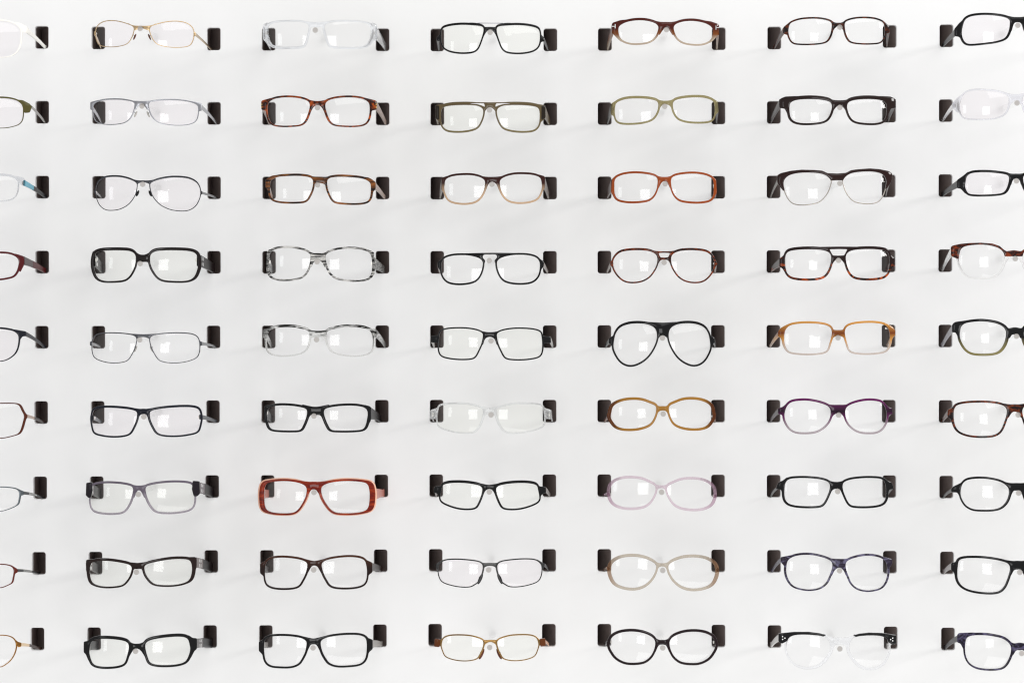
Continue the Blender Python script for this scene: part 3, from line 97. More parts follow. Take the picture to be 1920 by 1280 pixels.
dict(rc=(9,4),short='burgundy oval glasses',long='near-black burgundy glasses with oval lenses',o=(95.65,-447.78),k=1.0137,phi=0.0044,mat=('solid','#16060a'),H=[(-62.05,3.63),(-58.9,9.93),(-52.6,14.13),(-44.2,16.44),(-33.7,17.07),(-23.2,15.7),(-13.75,12.03),(-9.02,7.3),(-8.5,1.53),(-10.6,-5.82),(-14.8,-12.65),(-22.15,-17.9),(-33.7,-19.68),(-44.2,-18.95),(-53.65,-14.22),(-59.42,-6.87),(-61.84,-1.62)],w=[2.73,2.1,2.31,2.73],bt=[(-15.85,14.65),(-5.35,8.35)],yt=7.62,yb=2.05,bb=[(-4.3,1.0),(-7.97,-6.87)],rod=(96.08,-449.08),hg=(-63.94,3.63,5.25),tint='n'),
dict(rc=(9,5),short='black-and-clear browline glasses',long='clear browline glasses with black brow ends and three silver dots',o=(305.55,-451.34),k=0.9379,phi=0.0117,mat=('clear','#f4f5f8'),H=[(-61.95,6.14),(-59.85,12.44),(-53.55,15.8),(-43.05,16.95),(-30.45,16.64),(-19.95,15.06),(-13.65,10.34),(-11.76,4.04),(-13.12,-3.31),(-17.85,-10.66),(-25.2,-18.01),(-34.65,-21.16),(-45.15,-20.64),(-54.6,-15.91),(-60.37,-7.51),(-62.47,-0.16)],w=[1.26,3.36,2.31,1.89],bt=[(-19.95,18.74),(-11.55,15.06)],yt=13.8,yb=6.14,bb=[(-6.3,4.04),(-11.55,-5.41)],rod=(305.03,-450.24),tcol=('solid','#c9c6c4'),hg=(-71.19,11.91,9.45),brow2=([(-71.92,17.16),(-68.25,17.69),(-53.55,19.79),(-36.75,20.31),(-24.15,18.95),(-16.27,16.74),(-22.57,13.8),(-30.45,11.18),(-58.8,10.34),(-61.74,8.76),(-67.72,5.3),(-71.92,7.19)],'#08080a'),dots=[(-67.2,13.8),(-64.57,12.12),(-67.2,10.55)],tint='n'),
dict(rc=(9,6),short='violet glasses',long='dark violet marbled glasses cut off by the right edge',o=(517.96,-453.77),k=1.0037,phi=0.0,mat=('tort','#140f1e','#4a4460'),H=[(-62.98,9.62),(-61.34,14.87),(-56.75,17.49),(-48.87,18.48),(-39.03,18.48),(-29.18,17.17),(-20.0,14.87),(-13.43,10.28),(-10.48,5.03),(-10.81,-2.19),(-13.43,-9.41),(-17.37,-15.97),(-22.62,-19.58),(-32.46,-20.9),(-43.62,-20.57),(-52.15,-18.6),(-58.71,-14.01),(-62.32,-6.79),(-63.44,1.74)],w=[2.49,2.3,1.84,1.64],bt=[(-18.68,16.84),(-8.18,9.95)],yt=10.41,yb=1.35,bb=[(-4.25,1.09),(-8.18,-4.82)],end=[(-39.03,20.64),(-55.43,21.43),(-70.53,20.12),(-72.5,17.49),(-72.5,8.96),(-68.56,7.65),(-64.95,0.43)],rod=(519.62,-455.63),tcol=('solid','#141018'),tint='n')]
SLOTS=[(1,0,'R',-660.46,280.3),
(2,0,'R',-659.97,188.9),
(3,0,'R',-659.8,97.36),
(4,0,'R',-659.97,5.68),
(5,0,'R',-660.46,-86.15),
(6,0,'R',-661.27,-178.12),
(7,0,'R',-662.41,-270.23),
(8,0,'R',-663.88,-362.48),
(9,0,'R',-665.68,-454.88),
(1,1,'L',-591.28,279.65),
(2,1,'L',-590.79,188.45),
(3,1,'L',-590.62,97.08),
(4,1,'L',-590.79,5.55),
(5,1,'L',-591.28,-86.15),
(6,1,'L',-592.09,-178.0),
(7,1,'L',-593.24,-270.02),
(8,1,'L',-594.7,-362.21),
(9,1,'L',-596.5,-454.55),
(1,1,'R',-449.98,278.34),
(2,1,'R',-449.7,187.49),
(3,1,'R',-449.66,96.51),
(4,1,'R',-449.86,5.4),
(5,1,'R',-450.31,-85.82),
(6,1,'R',-451.0,-177.17),
(7,1,'R',-451.94,-268.64),
(8,1,'R',-453.13,-360.23),
(9,1,'R',-454.55,-451.94),
(1,2,'L',-382.76,278.02),
(2,2,'L',-382.43,187.27),
(3,2,'L',-382.32,96.38),
(4,2,'L',-382.43,5.35),
(5,2,'L',-382.76,-85.82),
(6,2,'L',-383.33,-177.14),
(7,2,'L',-384.11,-268.6),
(8,2,'L',-385.12,-360.2),
(9,2,'L',-386.35,-451.94),
(1,2,'R',-243.43,277.37),
(2,2,'R',-243.32,186.9),
(3,2,'R',-243.36,96.26),
(4,2,'R',-243.55,5.47),
(5,2,'R',-243.89,-85.49),
(6,2,'R',-244.37,-176.62),
(7,2,'R',-245.0,-267.9),
(8,2,'R',-245.77,-359.35),
(9,2,'R',-246.69,-450.96),
(1,3,'L',-176.4,277.17),
(2,3,'L',-176.35,186.71),
(3,3,'L',-176.4,96.11),
(4,3,'L',-176.58,5.37),
(5,3,'L',-176.86,-85.49),
(6,3,'L',-177.26,-176.5),
(7,3,'L',-177.77,-267.63),
(8,3,'L',-178.4,-358.9),
(9,3,'L',-179.15,-450.31),
(1,3,'R',-38.05,277.37),
(2,3,'R',-38.23,186.83),
(3,3,'R',-38.42,96.18),
(4,3,'R',-38.62,5.4),
(5,3,'R',-38.83,-85.49),
(6,3,'R',-39.06,-176.51),
(7,3,'R',-39.3,-267.66),
(8,3,'R',-39.55,-358.92),
(9,3,'R',-39.81,-450.31),
(1,4,'L',28.72,277.82),
(2,4,'L',28.49,187.22),
(3,4,'L',28.31,96.5),
(4,4,'L',28.16,5.66),
(5,4,'L',28.06,-85.3),
(6,4,'L',28.0,-176.37),
(7,4,'L',27.98,-267.57),
(8,4,'L',28.0,-358.88),
(9,4,'L',28.06,-450.31),
(1,4,'R',168.05,278.67),
(2,4,'R',167.65,187.93),
(3,4,'R',167.36,97.04),
(4,4,'R',167.16,6.01),
(5,4,'R',167.07,-85.17),
(6,4,'R',167.08,-176.48),
(7,4,'R',167.19,-267.94),
(8,4,'R',167.41,-359.55),
(9,4,'R',167.72,-451.29),
(1,5,'L',236.05,279.52),
(2,5,'L',235.55,188.6),
(3,5,'L',235.2,97.53),
(4,5,'L',235.0,6.32),
(5,5,'L',234.94,-85.04),
(6,5,'L',235.04,-176.54),
(7,5,'L',235.3,-268.2),
(8,5,'L',235.7,-360.0),
(9,5,'L',236.25,-451.94),
(1,5,'R',377.22,281.48),
(2,5,'R',376.52,190.21),
(3,5,'R',376.07,98.77),
(4,5,'R',375.87,7.15),
(5,5,'R',375.91,-84.65),
(6,5,'R',376.2,-176.61),
(7,5,'R',376.73,-268.76),
(8,5,'R',377.5,-361.08),
(9,5,'R',378.52,-453.57),
(1,6,'L',446.72,282.26),
(2,6,'L',445.97,190.85),
(3,6,'L',445.5,99.22),
(4,6,'L',445.31,7.39),
(5,6,'L',445.42,-84.65),
(6,6,'L',445.8,-176.89),
(7,6,'L',446.48,-269.35),
(8,6,'L',447.44,-362.01),
(9,6,'L',448.68,-454.88)]

# ------------------------------------------------------------------ helpers
ROWS = {1: 'top row', 2: 'second row', 3: 'third row', 4: 'fourth row', 5: 'middle row', 6: 'sixth row', 7: 'seventh row', 8: 'eighth row', 9: 'bottom row'}
FRONT = -.130                                  # the frame fronts stand 130 mm off the wall

def tag(o, label=None, cat=None, group=None, kind=None):
    for k, v in (('label', label), ('category', cat), ('group', group), ('kind', kind)):
        if v: o[k] = v
    return o

def link(name, bm, mats, parent=None, smooth=35):
    me = bpy.data.meshes.new(name); bm.normal_update(); bm.to_mesh(me); bm.free()
    for m in (mats if isinstance(mats, (list, tuple)) else [mats]): me.materials.append(m)
    if smooth:
        for p in me.polygons: p.use_smooth = True
        me.set_sharp_from_angle(angle=R_(smooth))
    o = bpy.data.objects.new(name, me); col.objects.link(o)
    if parent: o.parent = parent
    return o

def empty(name, loc):
    o = bpy.data.objects.new(name, None); o.empty_display_size = .02; col.objects.link(o); o.location = loc
    return o

# ------------------------------------------------------------------ materials
def lin(h):
    h = h.lstrip('#'); v = [int(h[i:i+2], 16)/255 for i in (0, 2, 4)]
    return tuple((x/12.92 if x <= .04045 else ((x+.055)/1.055)**2.4) for x in v)+(1,)

class NT:
    def __init__(s, name):
        s.m = bpy.data.materials.new(name); s.m.use_nodes = True; s.t = s.m.node_tree
        s.b = s.t.nodes['Principled BSDF']; s.out = s.t.nodes['Material Output']
    def n(s, kind, **kw):
        o = s.t.nodes.new(kind)
        for k, v in kw.items():
            if isinstance(k, str) and k.startswith('i_'): o.inputs[k[2:].replace('_', ' ')].default_value = v
            else: setattr(o, k, v)
        return o
    def l(s, a, b): s.t.links.new(a, b)
    def ramp(s, fac, stops, interp='LINEAR'):
        r = s.n('ShaderNodeValToRGB'); e = r.color_ramp.elements; r.color_ramp.interpolation = interp
        while len(e) < len(stops): e.new(.5)
        for el, (p, c) in zip(e, stops): el.position = p; el.color = c if len(c) == 4 else (*c, 1)
        s.l(fac, r.inputs[0]); return r.outputs[0]
    def setp(s, **kw):
        for k, v in kw.items(): s.b.inputs[k.replace('_', ' ')].default_value = v
    def coords(s, scale=(1, 1, 1), seed=0):
        tc = s.n('ShaderNodeTexCoord'); mp = s.n('ShaderNodeMapping'); s.l(tc.outputs['Object'], mp.inputs[0])
        mp.inputs['Scale'].default_value = scale; mp.inputs['Location'].default_value = (seed*.37 % 7, seed*.73 % 5, seed*.19 % 3)
        return mp.outputs[0]
    def zfac(s, zt, zb):                       # 0 at the top of the frame, 1 at its lowest point
        tc = s.n('ShaderNodeTexCoord'); sp = s.n('ShaderNodeSeparateXYZ'); s.l(tc.outputs['Object'], sp.inputs[0])
        mr = s.n('ShaderNodeMapRange'); s.l(sp.outputs[2], mr.inputs[0])
        mr.inputs[1].default_value = zt; mr.inputs[2].default_value = zb; return mr.outputs[0]

def see_through(q, f, tint=(1, 1, 1, 1)):                         # thin clear plastic lets part of the light straight through
    tr = q.n('ShaderNodeBsdfTransparent'); tr.inputs[0].default_value = tint; mx = q.n('ShaderNodeMixShader'); mx.inputs[0].default_value = f
    q.l(q.b.outputs[0], mx.inputs[1]); q.l(tr.outputs[0], mx.inputs[2]); q.l(mx.outputs[0], q.out.inputs[0])
g1 = lambda v: (v, v, v, 1)
def frame_mat(spec, zt, zb, xmax, seed, arm=False):
    kind = spec[0]; q = NT('%s_%s_%d' % (kind, 'arm' if arm else 'frame', seed)); b = q.b
    q.setp(Roughness=.28 if arm else .08, IOR=1.37)
    if arm: q.setp(IOR=1.12)
    if kind == 'solid':
        q.setp(Base_Color=lin(spec[1]))
        if len(spec) > 2:
            q.setp(Transmission_Weight=spec[2])
            if spec[2] >= .3: see_through(q, .35, tuple(x**.5 for x in lin(spec[1])[:3])+(1,))
    elif kind == 'clear':
        q.setp(Base_Color=lin(spec[1]), Transmission_Weight=1, IOR=1.5, Roughness=.02); see_through(q, .38)
    elif kind == 'metal':
        q.setp(Base_Color=lin(spec[1]), Metallic=1, Roughness=.26)
    elif kind == 'metalp':
        q.setp(Base_Color=lin(spec[1]), Roughness=.3)
    elif kind in ('tort', 'tortb'):
        v = q.coords((90, 60, 150), seed)
        no = q.n('ShaderNodeTexNoise'); q.l(v, no.inputs['Vector']); no.inputs['Scale'].default_value = 1.6; no.inputs['Detail'].default_value = 3; no.inputs['Distortion'].default_value = .8
        fac = no.outputs[0]
        if kind == 'tortb':
            z = q.zfac(zt, zb); mm = q.n('ShaderNodeMath', operation='MULTIPLY_ADD'); q.l(z, mm.inputs[0]); mm.inputs[1].default_value = .34; mm.inputs[2].default_value = -.31
            ad = q.n('ShaderNodeMath', operation='ADD'); q.l(mm.outputs[0], ad.inputs[0]); q.l(fac, ad.inputs[1]); fac = ad.outputs[0]
        c1, c2 = lin(spec[1]), lin(spec[2]); mid = tuple(.65*a+.35*c for a, c in zip(c1, c2))
        q.l(q.ramp(fac, [(.44, c1), (.53, mid), (.6, c2), (.7, tuple(min(1, x*1.8) for x in c2[:3]))]), b.inputs['Base Color'])
        q.l(q.ramp(fac, [(.5, g1(0)), (.7, g1(.45))]), b.inputs['Transmission Weight'])
    elif kind in ('grad', 'grad3'):
        z = q.zfac(zt, zb)
        if kind == 'grad':
            s = spec[3]; q.l(q.ramp(z, [(max(0, s-.16), lin(spec[1]))]+([(s+.03, lin(spec[5]))] if len(spec) > 5 else [])+[(min(1, s+.2), lin(spec[2]))]), b.inputs['Base Color'])
            q.l(q.ramp(z, [(max(0, s-.1), g1(0)), (min(1, s+.2), g1(spec[4]))]), b.inputs['Transmission Weight'])
        else:
            q.l(q.ramp(z, [(.05, lin(spec[1])), (.36, lin(spec[2])), (.55, lin(spec[1])), (.84, lin(spec[3]))]), b.inputs['Base Color'])
            q.l(q.ramp(z, [(.5, g1(.05)), (.85, g1(.6))]), b.inputs['Transmission Weight'])
    elif kind == 'streak':
        v = q.coords((45, 60, 330), seed)
        no = q.n('ShaderNodeTexNoise'); q.l(v, no.inputs['Vector']); no.inputs['Scale'].default_value = 1.2; no.inputs['Detail'].default_value = 4; no.inputs['Distortion'].default_value = .5
        q.l(q.ramp(no.outputs[0], [(.43, lin(spec[1])), (.52, tuple(.5*(a+c) for a, c in zip(lin(spec[1]), lin(spec[2])))), (.6, lin(spec[2])), (.68, tuple(min(1, 1.7*x) for x in lin(spec[2])[:3]))]), b.inputs['Base Color'])
        q.l(q.ramp(no.outputs[0], [(.5, g1(0)), (.7, g1(.3))]), b.inputs['Transmission Weight'])
    elif kind == 'zebra':
        v = q.coords((55, 60, 420), seed)
        no = q.n('ShaderNodeTexNoise'); q.l(v, no.inputs['Vector']); no.inputs['Scale'].default_value = 1.3; no.inputs['Detail'].default_value = 2.5; no.inputs['Distortion'].default_value = .6
        fac = no.outputs[0]
        if spec[3]:
            z = q.zfac(zt, zb); off = q.ramp(z, [(.3, g1(0)), (.42, g1(.5))])
            ad = q.n('ShaderNodeMath', operation='ADD'); q.l(off, ad.inputs[0]); q.l(fac, ad.inputs[1]); fac = ad.outputs[0]
        q.l(q.ramp(fac, [(.46, lin(spec[1])), (.6, lin(spec[2]))]), b.inputs['Base Color'])
        q.l(q.ramp(fac, [(.5, g1(0)), (.58, g1(.92))]), b.inputs['Transmission Weight'])
    elif kind == 'sides':
        tc = q.n('ShaderNodeTexCoord'); sp = q.n('ShaderNodeSeparateXYZ'); q.l(tc.outputs['Object'], sp.inputs[0])
        ab = q.n('ShaderNodeMath', operation='ABSOLUTE'); q.l(sp.outputs[0], ab.inputs[0])
        mr = q.n('ShaderNodeMapRange'); q.l(ab.outputs[0], mr.inputs[0]); mr.inputs[1].default_value = xmax*.74; mr.inputs[2].default_value = xmax*.9
        q.l(q.ramp(mr.outputs[0], [(0, lin(spec[1])), (1, lin(spec[2]))]), b.inputs['Base Color'])
        q.setp(Transmission_Weight=spec[3])
        if spec[3] >= .3: see_through(q, .6 if spec[3] > .6 else .2, tuple(x**.5 for x in lin(spec[1])[:3])+(1,))
    return q.m

_cache = {}
def plain(spec, arm=False):
    key = tuple(spec)+(arm,)
    if key not in _cache: _cache[key] = frame_mat(spec, .02, -.02, .07, 900+len(_cache), arm)
    return _cache[key]

def lens_mat(name, tint):
    q = NT(name); q.t.nodes.remove(q.b)
    tr = q.n('ShaderNodeBsdfTransparent'); tr.inputs[0].default_value = (*tint, 1)
    gl = q.n('ShaderNodeBsdfGlossy'); gl.inputs['Roughness'].default_value = .05
    lw = q.n('ShaderNodeFresnel'); lw.inputs[0].default_value = 1.45
    mx = q.n('ShaderNodeMixShader'); hf = q.n('ShaderNodeMath', operation='MULTIPLY'); hf.inputs[1].default_value = .95; q.l(lw.outputs[0], hf.inputs[0]); q.l(hf.outputs[0], mx.inputs[0]); q.l(tr.outputs[0], mx.inputs[1]); q.l(gl.outputs[0], mx.inputs[2])
    q.l(mx.outputs[0], q.out.inputs[0]); return q.m
LENS = {'n': lens_mat('lens_neutral', (1, 1, 1)), 'p': lens_mat('lens_rosy', (1, .990, .997)), 'y': lens_mat('lens_green', (.997, 1, .988))}

q = NT('wall_paint'); q.setp(Roughness=.55)
v = q.coords((1.6, 1, .8), 3); no = q.n('ShaderNodeTexNoise'); q.l(v, no.inputs['Vector']); no.inputs['Scale'].default_value = 2.2; no.inputs['Detail'].default_value = 4
q.l(q.ramp(no.outputs[0], [(.32, (.80, .80, .795)), (.68, (.842, .843, .845))]), q.b.inputs['Base Color'])
bp = q.n('ShaderNodeBump'); n2 = q.n('ShaderNodeTexNoise'); q.l(q.coords((1, 1, 1), 5), n2.inputs['Vector']); n2.inputs['Scale'].default_value = 260
bp.inputs['Strength'].default_value = .03; bp.inputs['Distance'].default_value = .001; q.l(n2.outputs[0], bp.inputs['Height']); q.l(bp.outputs[0], q.b.inputs['Normal'])
WALL = q.m
q = NT('slot_liner'); q.setp(Base_Color=(.32, .265, .25, 1), Roughness=.4); SLOTM = q.m
q = NT('acrylic'); q.setp(Base_Color=(.97, .97, .965, 1), Transmission_Weight=1, Roughness=.05, IOR=1.4); see_through(q, .78); PEGM = q.m
q = NT('acrylic_end'); q.setp(Base_Color=(.40, .375, .355, 1), Transmission_Weight=.35, Roughness=.3, IOR=1.4); PEGE = q.m

# ------------------------------------------------------------------ outlines
def spline(pts, closed=True, sub=8):
    n = len(pts); out = []
    rng = range(n) if closed else range(n-1)
    for i in rng:
        if closed: p0, p1, p2, p3 = pts[i-1], pts[i], pts[(i+1) % n], pts[(i+2) % n]
        else: p0, p1, p2, p3 = pts[max(0, i-1)], pts[i], pts[i+1], pts[min(n-1, i+2)]
        for k in range(sub):
            t = k/sub; t2 = t*t; t3 = t2*t
            out.append(tuple(.5*(2*b+(c-a)*t+(2*a-5*b+4*c-d)*t2+(3*b-a-3*c+d)*t3) for a, b, c, d in zip(p0, p1, p2, p3)))
    if not closed: out.append(tuple(pts[-1]))
    return out

def resample(pts, ds):
    n = len(pts); seg = [math.dist(pts[i], pts[(i+1) % n]) for i in range(n)]; tot = sum(seg)
    m = max(12, int(round(tot/ds))); out = []; i = 0; acc = 0
    for j in range(m):
        s = tot*j/m
        while acc+seg[i] < s and i < n-1: acc += seg[i]; i += 1
        t = (s-acc)/seg[i] if seg[i] > 1e-9 else 0
        a, b = pts[i], pts[(i+1) % n]; out.append((a[0]+(b[0]-a[0])*t, a[1]+(b[1]-a[1])*t))
    return out

def blur(pts, it):
    for _ in range(it):
        n = len(pts); pts = [((pts[i-1][0]+2*pts[i][0]+pts[(i+1) % n][0])/4, (pts[i-1][1]+2*pts[i][1]+pts[(i+1) % n][1])/4) for i in range(n)]
    return pts

def sarea(p): return .5*sum(p[i-1][0]*p[i][1]-p[i][0]*p[i-1][1] for i in range(len(p)))
def ccw(p): return p if sarea(p) > 0 else p[::-1]
def normals(p):                                 # left-hand normals of a closed loop
    n = len(p); out = []
    for i in range(n):
        dx, dy = p[(i+1) % n][0]-p[i-1][0], p[(i+1) % n][1]-p[i-1][1]; L = math.hypot(dx, dy) or 1
        out.append((-dy/L, dx/L))
    return out

def rim(hole, w, sgn):                          # the outline a rim of width w (top, nose, bottom, temple side) leaves round a lens opening
    h = ccw(hole); nn = normals(h); out = []
    for (x, y), (a, b) in zip(h, nn):
        nx, ny = -a, -b; inn = nx*sgn
        ww = w[0]*max(0, ny)**2+w[2]*max(0, -ny)**2+(w[1] if inn > 0 else w[3])*nx*nx
        out.append((x+nx*ww, y+ny*ww))
    return out

def cdt(polys):
    vs, fs = [], []
    for p in polys:
        fs.append(list(range(len(vs), len(vs)+len(p)))); vs += [Vector(q) for q in p]
    return delaunay_2d_cdt(vs, [], fs, 0, 1e-5)

def union_loops(add, sub):
    V, E, F, ov, oe, of = cdt([ccw(p) for p in add]+[ccw(p) for p in sub]); na = len(add)
    es = set(); tris = []
    for f, o in zip(F, of):
        if not o or any(i >= na for i in o): continue
        a = sum(V[f[i-1]][0]*V[f[i]][1]-V[f[i]][0]*V[f[i-1]][1] for i in range(len(f)))
        if a < 0: f = f[::-1]
        for i in range(len(f)): es.add((f[i-1], f[i]))
    nxt = {}
    for a, b in es:
        if (b, a) not in es: nxt.setdefault(a, []).append(b)
    loops = []
    while nxt:
        a = next(iter(nxt)); lp = [a]
        while True:
            c = lp[-1]
            if c not in nxt: break
            b = nxt[c].pop()
            if not nxt[c]: del nxt[c]
            if b == lp[0]: break
            lp.append(b)
        p = [tuple(V[i]) for i in lp]
        if len(p) > 5 and abs(sarea(p)) > .6: loops.append(p)
    return loops

def plate(loops, t, b, shape, ds=.8, soft=2, z0=0.0, roundness=1.0):
    """solid plate with rounded edges from outline loops; shape(x, z, d) -> 3D point in metres (d = mm towards the viewer)"""
    bm = bmesh.new()
    loops = [blur(resample(p, ds), soft) for p in loops]
    prof = [(b, -t/2), (.3*b, -t/2+.3*b), (0, -t/2+b), (0, t/2-b), (.3*b, t/2-.3*b), (b, t/2)]
    rings = [[] for _ in prof]
    for p in loops:
        nn = normals(p)
        for k, (ins, d) in enumerate(prof):
            rings[k].append([bm.verts.new(shape(x+nx*ins, y+ny*ins, d+z0)) for (x, y), (nx, ny) in zip(p, nn)])
        for k in range(len(prof)-1):
            A, B = rings[k][-1], rings[k+1][-1]; n = len(A)
            for i in range(n): bm.faces.new((A[i], A[(i+1) % n], B[(i+1) % n], B[i]))
    for k, d, flip in ((0, -t/2, True), (len(prof)-1, t/2, False)):
        ins = prof[k][0]; polys = []
        for p in loops:
            nn = normals(p); polys.append([(x+nx*ins, y+ny*ins) for (x, y), (nx, ny) in zip(p, nn)])
        flat = []
        for j, r in enumerate(rings[k]):
            if sarea(polys[j]) < 0: polys[j] = polys[j][::-1]; flat += r[::-1]
            else: flat += r
        V, E, F, ov, oe, of = cdt(polys)
        mp = []
        for vco, o in zip(V, ov): mp.append(flat[o[0]] if o else bm.verts.new(shape(vco[0], vco[1], d+z0)))
        keep = [len(o) % 2 == 1 for o in of]
        tri = lambda f: abs(sum(V[f[i-1]][0]*V[f[i]][1]-V[f[i]][0]*V[f[i-1]][1] for i in range(len(f))))/2
        want = abs(sum(sarea(p)*(1 if sarea(q_) > 0 else -1) for p, q_ in zip(polys, loops)))
        if abs(sum(tri(f) for f, u in zip(F, keep) if u)-want) > .03*want:   # fall back to an even-odd test
            keep = []
            for f in F:
                px = sum(V[i][0] for i in f)/len(f); pz = sum(V[i][1] for i in f)/len(f); ins_ = False
                for p in polys:
                    for (ax, az), (bx, bz) in zip(p, p[1:]+p[:1]):
                        if (az > pz) != (bz > pz) and px < ax+(pz-az)*(bx-ax)/(bz-az): ins_ = not ins_
                keep.append(ins_)
        for f, u in zip(F, keep):
            if not u: continue
            a = sum(V[f[i-1]][0]*V[f[i]][1]-V[f[i]][0]*V[f[i-1]][1] for i in range(len(f)))
            vsn = [mp[i] for i in f]
            if len(set(vsn)) < 3: continue
            if (a < 0) != flip: vsn = vsn[::-1]
            try: bm.faces.new(vsn)
            except ValueError: pass
    bmesh.ops.recalc_face_normals(bm, faces=bm.faces)
    return bm

def rrect(w, h, r, n=5):
    out = []
    for cx, cy, a0 in ((w/2-r, h/2-r, 0), (-w/2+r, h/2-r, 90), (-w/2+r, -h/2+r, 180), (w/2-r, -h/2+r, 270)):
        for k in range(n+1):
            a = R_(a0+90*k/n); out.append((cx+r*math.cos(a), cy+r*math.sin(a)))
    return out

def loft(secs, caps=True):
    bm = bmesh.new(); rings = [[bm.verts.new(p) for p in s] for s in secs]
    for A, B in zip(rings, rings[1:]):
        n = len(A)
        for i in range(n): bm.faces.new((A[i], A[(i+1) % n], B[(i+1) % n], B[i]))
    if caps: bm.faces.new(rings[0][::-1]); bm.faces.new(rings[-1])
    bmesh.ops.recalc_face_normals(bm, faces=bm.faces)
    return bm

def box_bm(c, sx, sy, sz, rot=None, bev=.0):
    bm = bmesh.new(); bmesh.ops.create_cube(bm, size=1); bmesh.ops.scale(bm, verts=bm.verts, vec=(sx, sy, sz))
    if bev: bmesh.ops.bevel(bm, geom=bm.edges[:], offset=bev, segments=2, affect='EDGES')
    if rot is not None: bmesh.ops.rotate(bm, verts=bm.verts, matrix=rot)
    bmesh.ops.translate(bm, verts=bm.verts, vec=c); return bm

# ------------------------------------------------------------------ the wall with its slots
SW, SH, SR = 16.6, 27.4, 3.1
slot_at = {(r, c, s): (x, z) for r, c, s, x, z in SLOTS}
def build_wall():
    bm = bmesh.new()
    outer = [(-1500, -1250), (1400, -1250), (1400, 1150), (-1500, 1150)]
    base = rrect(SW, SH, SR)
    holes = [[(x+a, z+b) for a, b in base] for (x, z) in slot_at.values()]
    bev = .5
    def ring(h, cx, cz, grow, y): return [bm.verts.new(((cx+(x-cx)*(1+grow/(SW/2)))*MM, y, EYE+(z2-0+ (z2-cz)*(grow/(SH/2)))*MM)) for x, z2 in h]
    polys = [outer]; rings = []
    for h, (cx, cz) in zip(holes, slot_at.values()):
        fr = [(cx+(x-cx)*(1+bev/(SW/2)), cz+(z-cz)*(1+bev/(SH/2))) for x, z in h]; polys.append(fr)
    flat = [bm.verts.new((x*MM, 0, EYE+z*MM)) for p in polys for x, z in p]
    V, E, F, ov, oe, of = cdt(polys)
    for f, o in zip(F, of):
        if list(o) != [0]: continue
        vsn = [flat[ov[i][0]] for i in f]
        try: bm.faces.new(vsn)
        except ValueError: pass
    k = 4
    for h in holes:
        n = len(h); A = flat[k:k+n]; k += n
        B = [bm.verts.new((x*MM, bev*MM, EYE+z*MM)) for x, z in h]
        C = [bm.verts.new((x*MM, .009, EYE+z*MM)) for x, z in h]
        for P, Q in ((A, B), (B, C)):
            for i in range(n): bm.faces.new((P[i], P[(i+1) % n], Q[(i+1) % n], Q[i]))
    bmesh.ops.recalc_face_normals(bm, faces=bm.faces)
    return bm
wall = link('wall', build_wall(), WALL, None, 30); tag(wall, 'plain white display wall with rows of rounded slots', 'wall', None, 'structure')
bm = bmesh.new(); bmesh.ops.create_grid(bm, x_segments=1, y_segments=1, size=1)

by = {g['rc']: g for g in GLASSES}
lin_base = rrect(SW+1.6, SH+1.6, SR+.6)
secs = [[(x*MM, .0093, z*MM) for x, z in lin_base], [(x*MM, .032-.017*x/SW*2, z*MM) for x, z in lin_base]]   # back slanted to put a left-to-right shade gradient into the slot
liner = bmesh.new(); rr = [[liner.verts.new(p) for p in s] for s in secs]; n = len(lin_base)
for i in range(n): liner.faces.new((rr[0][i], rr[0][(i+1) % n], rr[1][(i+1) % n], rr[1][i]))
liner.faces.new(rr[1]); bmesh.ops.recalc_face_normals(liner, faces=liner.faces); bmesh.ops.reverse_faces(liner, faces=liner.faces)
proto = link('holder_slot', liner, SLOTM, None, 40)
first = True
for (r, c, s), (x, z) in slot_at.items():
    o = proto if first else proto.copy()
    if not first: col.objects.link(o)
    first = False
    o.location = (x*MM, 0, EYE+z*MM)
    tag(o, 'dark slot behind the %s end of the %s in the %s' % ('left' if s == 'L' else 'right', by[(r, c)]['short'], ROWS[r]), 'slot', 'dark slots in the white wall')

# ------------------------------------------------------------------ the glasses
RF = 185.0                                     # face-form radius of the fronts (mm)
RL = 90.0                                      # base curve of the lenses (mm)
DRK = NT('hinge_steel'); DRK.setp(Base_Color=(.55, .53, .5, 1), Metallic=1, Roughness=.3); HINGE = DRK.m
STUD = NT('stud_silver'); STUD.setp(Base_Color=(.86, .86, .85, 1), Metallic=1, Roughness=.22); STUD = STUD.m

